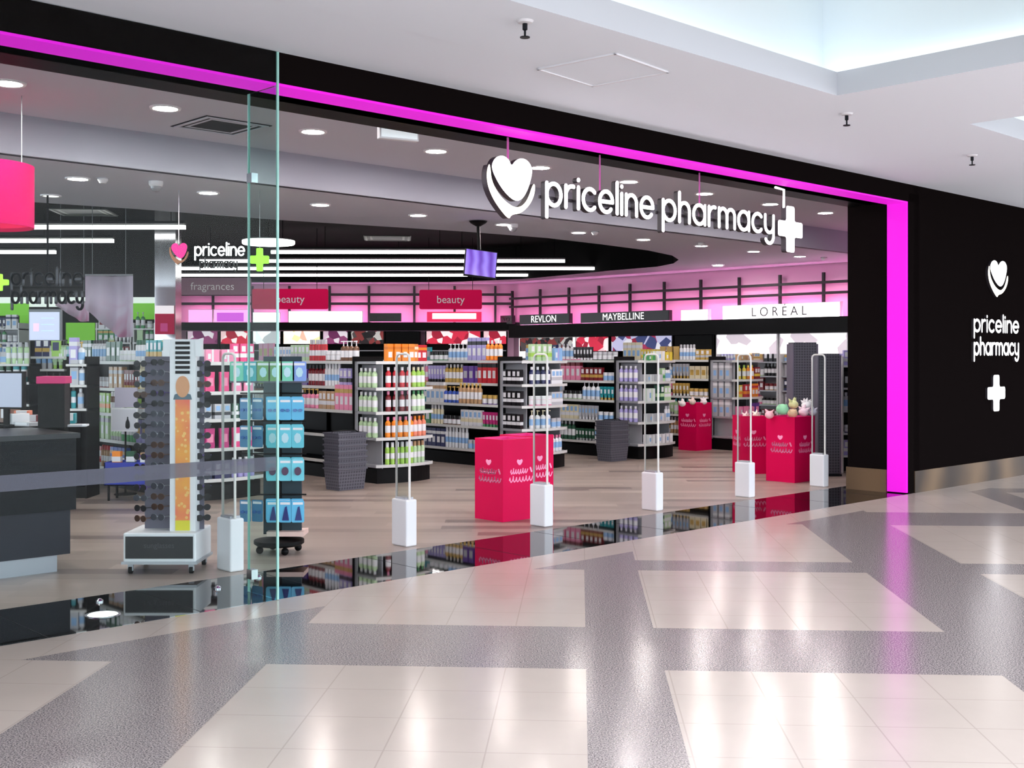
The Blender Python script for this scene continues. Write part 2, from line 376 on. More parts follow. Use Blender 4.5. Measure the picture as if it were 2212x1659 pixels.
for i, (s0, s1, d0, d1) in enumerate(SK):
    mb = MB(); mb.box(s0 - .3, s1 + .3, d0 - .3, d1 + .3, ZM + .98, ZM + 1.05, mat('dome paint', (214, 228, 218), .8)); o = struct('ceiling_dome', mb, Fmat(0, 0))
    t = thing('cove_light', 'hidden light strip round the skylight well, ' + ('above the shopfront' if i == 0 else 'nearer the right edge'), 'ceiling light', Fmat(0, 0, ZM + .171), 'cove lights')
    for b in ((s0 - .25, s1 + .25, d1 + .2, d1 + .25), (s0 - .25, s1 + .25, d0 - .25, d0 - .2), (s0 - .25, s0 - .2, d0 - .2, d1 + .2), (s1 + .2, s1 + .25, d0 - .2, d1 + .2)):
        MB().box(*b, 0, .045, M_cove).build('light_strip', t)
# shop ceilings: front zone, bulkhead, lower zone with a black recess
mb = MB(); mb.box(-12, SW + .1, .3, 4.05, Z1, Z1 + .1, M_sceil); struct('ceiling_front', mb, Fmat(0, 0))
mb = MB(); mb.box(-12, SW + .1, 4.05, 4.15, Z2, Z1 + .1, M_bulk); struct('ceiling_bulkhead', mb, Fmat(0, 0))
rec = [ray(x, y, Z2) for x, y in ((-700, 402), (0, 432), (300, 452), (600, 475), (1000, 500), (1180, 514), (1300, 528), (1400, 541), (1452, 552), (1466, 561), (1455, 569), (1420, 576))]
rec += [Vector((2.0, 23.6, 0)), Vector((1.2, 24.8, 0)), Vector((0.2, 26.2, 0)), Vector((-1.5, 27.2, 0)), Vector((-8.25, 27.4, 0)), Vector((-8.25, 27.99, 0)), Vector((-19, 27.99, 0)), Vector((-19, 14, 0))]
rec = [(p.x, p.y) for p in rec]
outer = [F(-15, 4.1), F(SW + .1, 4.1), F(SW + .1, GW + .2), Vector((.1, YB + .05, 0)), Vector((-26, YB + .05, 0))]
mb = MB(); ring(mb, [(p.x, p.y) for p in outer], [rec], Z2, M_sceil)
n = len(rec)
for i in range(n):
    a, b = rec[i], rec[(i + 1) % n]; quad(mb, [Vector((*a, Z2)), Vector((*b, Z2)), Vector((*b, ZB)), Vector((*a, ZB))], M_bceil)
struct('ceiling_lower', mb)
mb = MB(); mb.prism([(-24, 11.5), (-5.2, 11.5), (3.4, 18.6), (3.4, 24), (.3, YB + .1), (-24, YB + .1)], ZB, ZB + .1, M_bceil); struct('ceiling_recess', mb)

# ============================================================ LIGHTS AND CEILING FIXTURES
ORD = ['first', 'second', 'third', 'fourth', 'fifth', 'sixth', 'seventh', 'eighth', 'ninth', 'tenth', 'eleventh', 'twelfth', 'thirteenth', 'fourteenth', 'fifteenth']
M_trim = mat('downlight trim', (225, 222, 225), .5)
DL_POWER = True
def downlight(p, label, group, r=.11, power=None, name='downlight'):
    t = thing(name, label, 'ceiling light', Matrix.Translation(p), group)
    if 'trim' not in downlight.__dict__:
        downlight.trim = MB().lathe([(.84, -.012), (1.06, -.014), (1.1, 0)], M_trim, 24, caps=False).mesh('trim')
        downlight.lens = MB().lathe([(.0001, -.010), (.86, -.010)], M_dlamp, 24).mesh('lens')
        downlight.dim = MB().lathe([(.0001, -.010), (.86, -.010)], M_dim, 24).mesh('lens')
    for nm, me in (('trim', downlight.trim), ('lens', downlight.lens if power else downlight.dim)):
        o = bpy.data.objects.new(nm, me); C.objects.link(o); o.scale = (r, r, 1); o.parent = t
    return t
for i in range(9):
    downlight(F(-1.05 + 1.68 * i + .42, 1.83, Z1), 'round white downlight, %s from the left in the row just behind the pink strip' % ORD[i], 'downlights behind the pink strip', power=DL_POWER)
s1 = [s_at(x, 2.92) for x in (18, 357, 676, 942, 1167, 1358, 1522, 1664, 1783)]
for i, s in enumerate(s1):
    downlight(F(s, 2.92, Z1), 'round white downlight, %s from the left in the second row of the front ceiling' % ORD[i], 'downlights of the front ceiling, second row', r=.12, power=DL_POWER)
for i, x in enumerate((168, 450, 692, 903, 1088, 1250, 1390, 1515, 1628, 1728)):
    downlight(F(s_at(x, 5.0), 5.0, Z2), 'round white downlight, %s from the left in the row on the lowered ceiling' % ORD[i], 'downlights on the lowered ceiling', power=DL_POWER)
for i, (x, y) in enumerate(((1551, 573), (1560, 588))[:1]):
    downlight(ray(x, y, Z2 - .001), 'small downlight next to the pink wall, behind the lowered ceiling row', 'downlights beside the pink wall', power=DL_POWER)
for i, (x, y) in enumerate(((110, 422), (325, 530), (222, 546), (140, 560))):
    downlight(ray(x, y, Z2 - .002) if i == 0 else ray(x, y, ZB - .3), 'dim round spotlight above the counter, %s from the front' % ORD[i], 'dim spotlights over the counter', r=.1)
# ---- linear tubes
def tube_light(x0, x1, y, z, label, group, Y=None):
    Y = Y or (z - CAMH) * FPX / (HOR - y); a, b = px(x0, y, Y), px(x1, y, Y); L = b.x - a.x
    t = thing('tube_light', label, 'ceiling light', Matrix.Translation(((a.x + b.x) / 2, Y, z)), group)
    MB().box(-L / 2, L / 2, -.035, .035, 0, .055, M_tube).build('diffuser', t)
    MB().box(-L / 2 - .01, L / 2 + .01, -.045, .045, .075, .11, M_black).build('housing', t)
    k = max(2, int(L / 2.2) + 1)
    for i in range(k):
        xx = -L / 2 + .2 + (L - .4) * i / (k - 1); MB().tube([(xx, 0, .11), (xx, 0, ZB - z - .01)], .006, M_black, 6).build('hanger', t)
TZ = 3.3
for i, (x0, x1, y) in enumerate(((-200, 400, 495), (-200, 245, 524), (-150, 120, 548), (-150, 20, 567))):
    tube_light(x0, x1, y, TZ, 'long white tube light over the counter side, %s from the front' % ORD[i], 'tube lights on the left of the recess')
for i, (x0, x1, y) in enumerate(((586, 1022, 548), (432, 1220, 567), (312, 1410, 583), (380, 1372, 597), (652, 1112, 608))):
    tube_light(x0, x1, y, TZ, 'long white tube light under the black recess, %s from the front' % ORD[i], 'tube lights in the middle of the recess')
for i, (x, y, w, nm) in enumerate(((580, 528, 112, 'above the hanging green cross'), (330, 567, 105, 'left of the hanging pink heart'), (225, 580, 88, 'above the pink flower banner'), (143, 592, 82, 'left of the pink flower banner'), (70, 572, 34, 'over the far left counter'))):
    p = ray(x, y, 3.32); r = w / 2 / FPX * p.y
    t = thing('disc_light', 'round white disc light hanging %s' % nm, 'ceiling light', Matrix.Translation(p), 'round disc lights')
    MB().lathe([(r * .001, 0), (r * .97, 0), (r, .015), (r, .06)], M_lamp, 32).build('diffuser', t)
    MB().lathe([(r, .06), (r * .9, .08), (.001, .08)], M_white, 32).build('shade', t)
    MB().tube([(0, 0, .08), (0, 0, ZB - 3.34)], .008, M_black, 6).build('suspension_rod', t)

# ---- vents, sprinklers, sensors, hatch
def vent(p, w, label, m, yaw=YU):
    t = thing('air_vent', label, 'vent', T(*p, yaw))
    mb = MB()
    for k in range(4):
        a = w / 2 - k * w * .115; b = a - w * .05; z0, z1 = -.012 + k * .006, -.004 + k * .006
        for q in ((-a, a, -a, -b), (-a, a, b, a), (-a, -b, -b, b), (b, a, -b, b)): mb.box(*q, z0, z1, m)
    mb.build('louvre', t); MB().box(-w / 2 - .02, w / 2 + .02, -w / 2 - .02, w / 2 + .02, -.004, .0, M_dark).build('backing', t)
vent(ray(478, 272, Z1 - .001), .62, 'square white air vent on the front shop ceiling beside the glass edge', M_sceil)
vent(ray(180, 458, ZB - .5), .75, 'square outlined air diffuser in the black ceiling, nearer the counter', mat('dim grey', (90, 94, 88)), .1)
vent(ray(837, 514, ZB - .5), .75, 'square outlined air diffuser in the black ceiling, left of the screen pole', MC['dim grey'], .1)
def sprinkler(p, label):
    t = thing('sprinkler', label, 'sprinkler', Matrix.Translation(p))
    MB().lathe([(.05, 0), (.04, -.012), (.018, -.016)], M_white, 16).build('collar', t)
    MB().lathe([(.014, -.012), (.014, -.05), (.006, -.055), (.006, -.085), (.028, -.09), (.028, -.095)], M_dark, 12).build('nozzle', t)
sprinkler(ray(1134, 45, ZC - .004), 'small dark sprinkler on the mall ceiling, nearest the camera')
sprinkler(ray(1829, 245, ZC - .004), 'small dark sprinkler on the mall ceiling below the skylight corner')
sprinkler(ray(2100, 335, ZC - .004), 'small dark sprinkler on the mall ceiling below the second skylight')
for x, y, w in ((222, 385, 'beside the pink drum shade'), (1285, 500, 'under the letter p of pharmacy'), (1515, 524, 'under the letter m of pharmacy'), (1780, 556, 'below the cross of the big sign')):
    q = ray(x, y, Z2); t = thing('ceiling_sensor', 'small white ceiling sensor %s' % w, 'sensor', Matrix.Translation(q))
    MB().lathe([(.05, 0), (.05, -.02), (.03, -.05), (.001, -.055)], M_white, 16).build('dome', t); MB().lathe([(.06, 0), (.06, -.008)], M_silver, 16).build('collar', t)
q = ray(337, 392, Z2); t = thing('dome_camera', 'small round dome camera on the lowered ceiling left of the glass edge', 'camera', Matrix.Translation(q))
MB().lathe([(.07, 0), (.07, -.03), (.06, -.05)], M_white, 20).build('housing', t); MB().sphere((0, 0, -.05), .055, mat('smoked dome', (150, 150, 155), .1)).build('dome', t)
q = ray(1108, 484, Z2); t = thing('dome_camera', 'small round dome camera on the lowered ceiling under the heart logo', 'camera', Matrix.Translation(q))
MB().lathe([(.07, 0), (.07, -.03), (.06, -.05)], M_white, 20).build('housing', t); MB().sphere((0, 0, -.05), .055, MC['smoked dome']).build('dome', t)
# access hatch outline in the mall ceiling
q = ray(1303, 150, ZC); t = thing('access_hatch', 'flush square access hatch in the mall ceiling above the heart logo', 'hatch', T(q.x, q.y, ZC - .006, YU + .12))
MB().box(-.3, .3, -.3, .3, -.001, .012, M_ceil).build('hatch_panel', t)
mb = MB()
for b in ((-.31, .31, -.31, -.295), (-.31, .31, .295, .31), (-.31, -.295, -.31, .31), (.295, .31, -.31, .31)): mb.box(*b, -.008, .012, M_white)
mb.build('hatch_frame', t)
# ---- exit sign box
s = s_at(860, 1.0); t = thing('exit_sign', 'white box sign hung under the front ceiling behind the pink strip', 'sign', Fmat(s, 1.0, 3.19, YU - .28))
MB().box(-.165, .165, -.03, .03, 0, .2, M_white).build('sign_box', t, bev=.006)
MB().box(-.15, .15, -.034, -.03, .015, .185, mat('lit pale face', (225, 235, 240), em=.35)).build('sign_face', t)
MB().tube([(0, 0, .2), (0, 0, Z1 - 3.19)], .008, M_white, 8).build('hanger', t)
# ---- screen on a pole
tv = px(1038, 570, 14.9)
t = thing('ceiling_screen', 'purple screen hanging on a black pole from the lowered ceiling', 'screen', T(tv.x, tv.y, tv.z, .22))
A = Matrix.Rotation(math.radians(-14), 4, 'X') @ Matrix.Rotation(math.radians(7), 4, 'Y')
sw, sh = .2, .17
MB().box(-sw - .012, sw + .012, -.02, .03, -sh - .012, sh + .012, M_black, A).build('bezel', t)
m = mat('purple screen picture', (90, 60, 160), .2, em=.5, emc=(96, 70, 175)); q_ = NT(m)
tc = q_.n('ShaderNodeTexCoord'); wv = q_.n('ShaderNodeTexWave'); wv.inputs['Scale'].default_value = 2.4; wv.inputs['Distortion'].default_value = 3; q_.l(tc.outputs['Object'], wv.inputs['Vector'])
q_.l(q_.mix(wv.outputs['Fac'], lin((58, 32, 105)), lin((150, 140, 225))), m.node_tree.nodes['Principled BSDF'].inputs['Emission Color'])
MB().box(-sw, sw, -.024, -.02, -sh, sh, m, A).build('screen_picture', t)
MB().tube([(0, .05, 0), (-.02, .05, Z2 - tv.z - .1), (-.02, .05, Z2 - tv.z)], .022, M_black, 12).build('pole', t)
MB().lathe([(.12, Z2 - tv.z - .004), (.1, Z2 - tv.z - .03), (.03, Z2 - tv.z - .07)], M_black, 20, cx=-.02, cy=.05).build('ceiling_plate', t)

# ============================================================ SIGNS OF THE SHOPFRONT
SD = .32; sa, sb = s_at(1045, SD), s_at(1151, SD)
t = thing('hanging_heart_sign', 'glowing white heart logo with cream crescent hanging before the pharmacy lettering', 'sign', Fmat(sa, SD))
M_sside = mat('sign edge dark', (52, 40, 50), .5)
heart_logo(t, sb - sa, .47, 0, 2.56, -.03, .03, M_sign, M_cream, M_sside)
MB().tube([((sb - sa) * .48, 0, 2.96), ((sb - sa) * .48, 0, ZF + .01)], .009, mat('pink lit rod', (235, 130, 200), .4), 8).build('hanging_rod', t)
M_edge2 = mat('sign return black', (40, 34, 40), .5)
for word, x0, x1, rods in (('priceline', 1172, 1407, (.52,)), ('pharmacy', 1424, 1667, (.35,))):
    a, b = s_at(x0, SD), s_at(x1, SD)
    pls, w = stroke_word(word, .205, .032)
    k = (b - a - .032) / w
    t = thing('hanging_lettering', 'white glowing rounded lettering under the pink strip, ' + ('the left word beside the heart' if word[1] == 'r' else 'the right word reading pharmacy'), 'sign', Fmat(a + .016, SD))
    pls = [[(p * k, z + 2.705) for p, z in pl] for pl in pls]
    mb = MB(); ribbon(mb, pls, .032, -.035, -.028, M_sign, M_sign); ribbon(mb, [[(p + .012, z) for p, z in pl] for pl in pls], .036, -.026, .03, M_edge2, M_edge2); mb.build('letters', t)
    MB().box(-.02, b - a, .03, .045, 2.76, 2.785, M_edge2).build('letter_rail', t)
    for r in rods: MB().tube([((b - a) * r, .036, 2.78), ((b - a) * r, .036, ZF + .01)], .007, MC['pink lit rod'], 8).build('hanging_rod', t)
a, b = s_at(1675, SD), s_at(1728, SD)
t = thing('hanging_cross_sign', 'glowing white pharmacy cross hanging at the right end of the lettering', 'sign', Fmat(0, SD))
MB().prism(cross_poly((a + b) / 2, 2.77, b - a, .46), -.03, .03, M_sign, 'y', None, M_sside).build('cross', t)
MB().tube([((a + b) / 2 - .07, 0, 2.98), ((a + b) / 2 - .07, 0, ZF - .02), ((a + b) / 2 - .22, 0, ZF - .01)], .012, M_sign, 8).build('hanging_rod', t)
# wall logo on the right
M_wsign = mat('wall sign white', (255, 255, 255), em=1.2, emc=(255, 250, 250))
t = thing('wall_heart_logo', 'small lit heart logo on the black wall right of the pink post', 'sign', Fmat(s_at(2128, 0), 0))
wd = s_at(2172, 0) - s_at(2128, 0); heart_logo(t, wd, .44, 0, 2.22, -.035, -.001, M_wsign, M_cream, M_edge2)
for word, z in (('priceline', 1.80), ('pharmacy', 1.525)):
    a, b = s_at(2098, 0), s_at(2196, 0); pls, w = stroke_word(word, .165, .032); k = (b - a - .03) / w
    t = thing('wall_lettering', 'lit white lettering on the black wall, ' + ('upper word just below the heart' if word[1] == 'r' else 'lower word reading pharmacy'), 'sign', Fmat(a + .015, 0))
    mb = MB(); ribbon(mb, [[(p * k, q + z) for p, q in pl] for pl in pls], .032, -.03, -.001, M_wsign, M_edge2); mb.build('letters', t)
a, b = s_at(2128, 0), s_at(2166, 0)
t = thing('wall_cross_logo', 'lit white pharmacy cross low on the black wall', 'sign', Fmat(0, 0))
MB().prism(cross_poly((a + b) / 2, 1.055, b - a, .44), -.03, -.001, M_wsign, 'y', None, M_edge2).build('cross', t)

# ============================================================ GLASS SHOPFRONT
sg = s_at(601, -.012)
t = thing('glass_front_panel', 'tall clear glass shopfront pane at the left with dotted grey band', 'glass panel', Fmat(0, 0))
MB().box(-9, sg - .012, -.02, -.008, .003, ZC - .005, M_glass).build('pane', t)
MB().box(sg - .012, sg, -.021, -.007, .003, ZC - .005, M_gedge).build('polished_edge', t)
md = mat('dotted frosted film', (84, 86, 98), .6, alpha=.62)
mb = MB(); mb.box(-9, sg - .02, -.024, -.0205, .80, .885, md); mb.build('dotted_band', t)
t = thing('glass_return_panel', 'narrow clear glass return behind the big pane edge', 'glass panel', Fmat(0, 0))
MB().box(sg - .012, sg, .0, .32, .003, ZF - .01, M_glass2).build('pane', t)
MB().box(sg - .013, sg + .001, .32, .328, .003, ZF - .01, M_gedge).build('polished_edge', t)
for k, z in enumerate((.09, 2.6)):
    o = MB().box(sg - .03, sg + .015, .25, .31, z, z + .06, M_chrome).build('patch_fitting', t)

# ============================================================ SECURITY GATES
def gate(s, label):
    t = thing('security_gate', label, 'security gate', Fmat(s, .96), 'anti-theft gates along the entrance')
    w0, w1 = .03, .22
    MB().box(-.055, .055, w0, w1, 0, .37, M_white).build('base', t, bev=.012)
    MB().box(-.04, .04, w0 + .03, w1 - .03, .37, .385, M_silver).build('base_cap', t)
    mf = mat('gate frame white', (215, 215, 210), .35)
    h = 1.52
    MB().tube([(-.012, w0 + .012, .37)] + [(-.012, w0 + .012 + .04 * (1 - math.cos(a)), h - .04 + .04 * math.sin(a)) for a in (0, .4, .8, 1.2, 1.57)] + [(-.012, w1 - .012 - .04 * (1 - math.cos(a)), h - .04 + .04 * math.sin(a)) for a in (1.57, 1.2, .8, .4, 0)] + [(-.012, w1 - .012, .37)], .0095, mf, 8).build('frame_loop', t)
    MB().box(-.016, -.008, w0 + .02, w1 - .02, .38, h - .015, M_acr).build('clear_panel', t)
for x, lb in ((512, 'white security gate between the sunglasses tower and the swimming goods stand'), (890, 'white security gate in front of the orange-topped end shelf'),
              (1188, 'white security gate beside the empty pink bin'), (1428, 'white security gate standing alone in mid entrance'),
              (1628, 'white security gate in front of the small tilted pink bin'), (1788, 'white security gate nearest the black right jamb')):
    gate(s_at(x, .96) + .02, lb)
# studs in the threshold under the glass corner
for x, y, d_ in ((215, 1300, 0), (470, 1272, 0), (558, 1248, 0)):
    q = px(x, y, 3750.0 / (y - 770)); tag(MB().lathe([(.025, 0), (.025, .008), (.012, .02), (.001, .022)], M_chrome, 14).build('floor_stud', M=T(q.x, q.y, .0)), 'small chrome floor stud on the black tiles, %s' % {215: 'farthest left', 470: 'under the sunglasses tower', 558: 'by the glass corner'}[x], 'stud')
q = px(222, 1328, 3750.0 / 558)
t = thing('floor_uplight', 'round white light disc set in the black threshold tiles', 'floor light', T(q.x, q.y, 0))
MB().lathe([(.001, .004), (.083, .004), (.086, .001)], mat('floor light lens', (255, 255, 255), em=1.6), 28).build('lens', t); MB().lathe([(.086, .004), (.1, .004), (.102, .0)], M_chrome, 28, caps=False).build('ring', t)

# ============================================================ PRODUCTS
COL = {'red': (196, 40, 52), 'dark red': (120, 26, 36), 'orange': (240, 140, 34), 'amber': (214, 120, 30), 'yellow': (232, 206, 74), 'lime green': (160, 206, 90),
       'pale green': (186, 216, 170), 'green': (70, 150, 92), 'dark green': (34, 84, 60), 'teal': (40, 150, 160), 'light blue': (140, 182, 226), 'blue': (52, 84, 176),
       'navy': (30, 34, 84), 'lilac': (176, 166, 222), 'purple': (96, 56, 150), 'magenta': (190, 40, 120), 'pink': (236, 140, 176), 'hot pink': (232, 60, 130),
       'cream': (232, 222, 190), 'white': (232, 232, 236), 'pale grey': (190, 190, 196), 'black': (24, 22, 26), 'brown': (110, 72, 48), 'tan': (190, 150, 110), 'gold': (196, 160, 80), 'salmon': (236, 140, 110)}
def pm(c): return mat('product ' + c, COL[c], .35)
KW = {'bottle': ('bottle', .072, 'bottle'), 'pump_bottle': ('pump bottle', .078, 'bottle'), 'carton': ('carton', .078, 'box'), 'squeeze_tube': ('squeeze tube', .06, 'tube'),
      'cream_jar': ('jar', .085, 'jar'), 'spray_can': ('spray can', .06, 'can'), 'pouch': ('pouch', .11, 'packet'), 'gift_box': ('gift box', .15, 'box'), 'tall_box': ('tall box', .09, 'box')}
PMESH = {}
def pmesh(kind, c, c2):
    k = (kind, c, c2)
    if k in PMESH: return PMESH[k]
    a, b, w = pm(c), pm(c2), pm('white' if c not in ('white', 'cream', 'pale grey') else 'light blue')
    mb = MB(); n = 10
    if kind == 'bottle': mb.lathe([(.028, 0), (.031, .01), (.031, .04), (.0315, .045), (.0315, .105), (.031, .11), (.031, .135), (.014, .155), (.014, .158), (.016, .16), (.016, .19)], a, n, mats=[a, a, a, w, w, a, a, a, b, b, b])
    elif kind == 'pump_bottle':
        mb.lathe([(.03, 0), (.034, .01), (.034, .035), (.0345, .038), (.0345, .1), (.034, .105), (.034, .13), (.015, .148), (.006, .15), (.006, .185), (.013, .187), (.013, .2)], a, n, mats=[a, a, a, w, w, a, a, b, b, b, b, b])
        mb.box(-.006, .006, -.035, 0, .188, .198, b)
    elif kind == 'carton': mb.box(-.035, .035, -.025, .025, 0, .16, a); mb.box(-.0355, .0355, -.026, .0255, .04, .075, b); mb.box(-.022, .022, -.0265, -.025, .09, .14, w)
    elif kind == 'tall_box': mb.box(-.04, .04, -.03, .03, 0, .22, a); mb.box(-.0405, .0405, -.031, .0305, .15, .185, b); mb.box(-.026, .026, -.0315, -.03, .05, .12, w)
    elif kind == 'gift_box': mb.box(-.07, .07, -.05, .05, 0, .12, a); mb.box(-.01, .01, -.051, .051, .0, .1215, b); mb.box(-.071, .071, -.01, .01, .0, .1212, b); mb.box(-.05, -.02, -.0512, -.05, .03, .08, w)
    elif kind == 'squeeze_tube':
        mb.lathe([(.018, 0), (.019, .03), (.021, .032), (.023, .06)], a, n, mats=[b, b, a, a])
        mb.prism([(-.023, .06), (.023, .06), (.028, .165), (-.028, .165)], -.012, .012, a, 'y'); mb.box(-.015, .015, -.0135, -.012, .08, .13, w)
    elif kind == 'cream_jar': mb.lathe([(.036, 0), (.038, .01), (.038, .05), (.039, .052), (.039, .078), (.036, .082)], a, 12, mats=[a, w, a, b, b, b])
    elif kind == 'spray_can': mb.lathe([(.024, 0), (.025, .004), (.025, .05), (.0253, .052), (.0253, .1), (.025, .104), (.025, .15), (.018, .16), (.018, .2), (.014, .205)], a, n, mats=[a, a, a, w, w, a, a, b, b, b])
    elif kind == 'pouch':
        mb.prism([(-.048, 0), (.048, 0), (.05, .02), (.045, .08), (.05, .17), (-.05, .17), (-.045, .08), (-.05, .02)], -.014, .014, a, 'y'); mb.box(-.032, .032, -.0155, -.014, .05, .12, b)
    PMESH[k] = mb.mesh(kind); return PMESH[k]
USED = set(); NUM = ['none', 'one', 'two', 'three', 'four', 'five', 'six', 'seven', 'eight', 'nine', 'ten', 'eleven', 'twelve', 'thirteen', 'fourteen', 'fifteen']
ONE = {'top': 'top', 1: 'second', 2: 'third', 3: 'fourth', 4: 'fifth', 5: 'sixth'}
def put(kind, c, c2, M, label, group, hs=1.0, ws=1.0):
    o = bpy.data.objects.new(kind, pmesh(kind, c, c2)); C.objects.link(o)
    o.matrix_world = M @ Matrix.Diagonal((ws, ws, hs, 1)); tag(o, label, KW[kind][2], group); return o
def row_fill(Mu, x0, x1, yf, z, blocks, where, group, jitter=.004, gap=1.1):
    """blocks: (kind, colour, second colour, share of the width, height scale)"""
    tot = sum(b[3] for b in blocks); x = x0
    for kind, c, c2, sh, hs in blocks:
        bw = (x1 - x0) * sh / tot; w = KW[kind][1] * gap; n = max(1, int(bw / w + .35)); st = bw / n
        st = max(st, w) if n > 1 else bw
        base = '%s %s' % (c, KW[kind][0])
        if (base, where) in USED: base = '%s-topped %s' % (c2, base)
        USED.add((base, where)); n = max(1, min(n, int((x1 + .02 - x) / st + .5)))
        for i in range(n):
            lab = '%s, %s' % (base, where)
            if n > 1:
                lab = '%s, %s of %s, %s' % (base, ORD[i], NUM[n], where)
                l2 = '%s, %s of %s from left, %s' % (base, ORD[i], NUM[n], where)
                if len(l2.replace('-', ' ').split()) <= 16: lab = l2
            xx = x + st * (i + .5)
            hs_ = hs * (1.22 if kind != 'gift_box' else 1.1)
            put(kind, c, c2, Mu @ T(xx, yf(xx) + random.uniform(-1, 1) * jitter, z + .0005, random.uniform(-.06, .06)), lab, group, hs_, 1.08)
        x += bw
KINDS = ['bottle', 'pump_bottle', 'carton', 'squeeze_tube', 'cream_jar', 'spray_can', 'tall_box', 'pouch']
def rnd_blocks(pal, n, hmax=1.25):
    cs = pal[:]; random.shuffle(cs); out = []
    while len(cs) < n: cs = cs + random.sample(pal, len(pal))
    ks = random.sample(KINDS, len(KINDS)) * 3
    for i in range(n):
        out.append((ks[i], cs[i], random.choice(['white', 'black', 'gold', 'pale grey', c if (c := random.choice(pal)) else 'white']), random.uniform(.7, 1.3), random.uniform(.9, hmax) if ks[i] != 'cream_jar' else 1.3))
    return out

# ============================================================ GONDOLAS
ZS = [1.44, 1.13, .845, .54, .22]
M_edge = mat('shelf price edge', (214, 214, 212), .35, em=0); M_lip = mat('price strip paper', (236, 232, 220), .6)
def side_unit(name, s0, d0, L, label, m_back=None, depth=.44):
    """a straight run on the left side of the aisle row centred on s0; local x runs towards the entrance, local y into the shelf"""
    M = Matrix.Translation(F(s0 - .45, d0 + L)) @ Matrix.Rotation(YU - PI / 2, 4, 'Z')
    t = thing('shelving_run', label, 'shelving unit', M)
    MB().box(0, L, .43, .45, 0, 1.46, m_back or M_black).build('back_panel', t)
    MB().box(0, L, .03, .43, 0, .16, M_black).build('plinth', t)
    k = max(2, round(L / 1.0))
    for i in range(k + 1):
        x = L * i / k; MB().box(max(0, x - .014), min(L, x + .014), .395, .428, .16, 1.56 if m_back else 1.5, M_black).build('upright', t)
    for z in ZS:
        dp = .06 if z > 1 else .0
        sh = MB().box(.0, L, dp, .395, z - .028, z, M_dark).build('shelf', t)
        MB().box(.0, L, dp - .008, dp, z - .03, z + .006, M_edge).build('price_rail', sh)
    MB().box(L - .003, L + .012, .0, .45, 0, 1.5, M_black).build('end_panel', t)
    return M
def end_unit(s0, label, posts=M_silver, d0=4.78):
    """the bowed display closing a row towards the entrance"""
    w, dp, bow = .86, .42, .10; M = Fmat(s0 - .43, d0)
    t = thing('end_display', label, 'shelving unit', M)
    def front(x): return -bow * (1 - (2 * x / w - 1) ** 2)
    def slab(z0, z1, m, ins=0.0):
        pts = [(ins + (w - 2 * ins) * i / 14, front(ins + (w - 2 * ins) * i / 14) + ins) for i in range(15)]
        return MB().prism(pts + [(w - ins, dp), (ins, dp)], z0, z1, m)
    slab(0, .17, M_black, .03).build('plinth', t)
    for z in ZS:
        sh = slab(z - .03, z, M_silver).build('shelf', t)
        pts = [(w * i / 14, front(w * i / 14)) for i in range(15)]
        mb = MB()
        for a, b in zip(pts[:-1], pts[1:]):
            mb.prism([a, b, (b[0], b[1] - .006), (a[0], a[1] - .006)], z - .032, z + .004, M_edge)
        mb.build('price_rail', sh)
    MB().box(.12, w - .12, .25, .27, .17, 1.40, M_black).build('back_panel', t)
    MB().box(.105, .12, .02, dp, .17, 1.40, posts).build('divider', t)
    MB().box(w - .12, w - .105, .02, dp, .17, 1.40, posts).build('divider', t)
    MB().box(w - .02, w, .35, dp, .17, 1.44, posts).build('post', t); MB().box(0, .02, .38, dp, .17, 1.44, posts).build('post', t)
    return M, front, w
def zlab(i): return ('top', 'second', 'third', 'fourth', 'bottom')[i]

ROWS = {'Z': 4.05, 'A': 6.42, 'B': 8.80, 'C': 11.15, 'D': 13.45}
names = {'Z': 'run behind sunglasses tower', 'A': 'run left of orange-topped display', 'B': 'dark run behind empty pink bin', 'C': 'run left of domed-pack display', 'D': 'run behind narrow pink bin'}
enames = {'Z': 'pink-filled end display', 'A': 'orange-topped end display', 'B': 'green-topped end display', 'C': 'domed-pack end display', 'D': 'orange and red end display'}
LEN = {'Z': 3.6, 'A': 3.4, 'B': 3.2, 'C': 3.0, 'D': 3.0}; VIS = {'Z': 3.3, 'A': 2.3, 'B': 2.35, 'C': 2.0, 'D': 1.9}
PAL = {'Z': [['dark green', 'teal', 'white', 'pale green'], ['dark red', 'cream', 'white', 'tan', 'pale grey'], ['pale green', 'lime green', 'brown', 'pale grey', 'orange'], ['pale green', 'white', 'green', 'lilac', 'pale grey'], ['red', 'dark green', 'tan', 'salmon', 'blue']],
       'A': [['pink', 'red', 'pale green', 'brown', 'white'], ['lilac', 'lime green', 'purple', 'dark red', 'white'], ['brown', 'tan', 'salmon', 'pink', 'white'], ['tan', 'black', 'cream'], ['black', 'navy']],
       'B': [['green', 'lilac', 'teal', 'orange', 'white', 'dark green'], ['lilac', 'purple', 'white', 'red', 'gold', 'magenta', 'pink'], ['purple', 'tan', 'teal', 'white', 'blue', 'dark red'], ['teal', 'white', 'brown', 'green', 'cream', 'magenta'], ['white', 'pink', 'navy', 'lilac', 'black', 'pale grey']],
       'C': [['dark green', 'white', 'light blue', 'navy', 'black'], ['white', 'pale grey', 'pink', 'dark red'], ['lilac', 'teal', 'white', 'pale green', 'pale grey'], ['pale grey', 'white', 'cream'], ['white', 'pale grey', 'dark green']],
       'D': [['yellow', 'gold', 'cream', 'white'], ['white', 'pale grey', 'cream', 'black'], ['brown', 'dark red', 'pink', 'gold'], ['teal', 'pale green', 'white'], ['tan', 'green', 'pink']]}
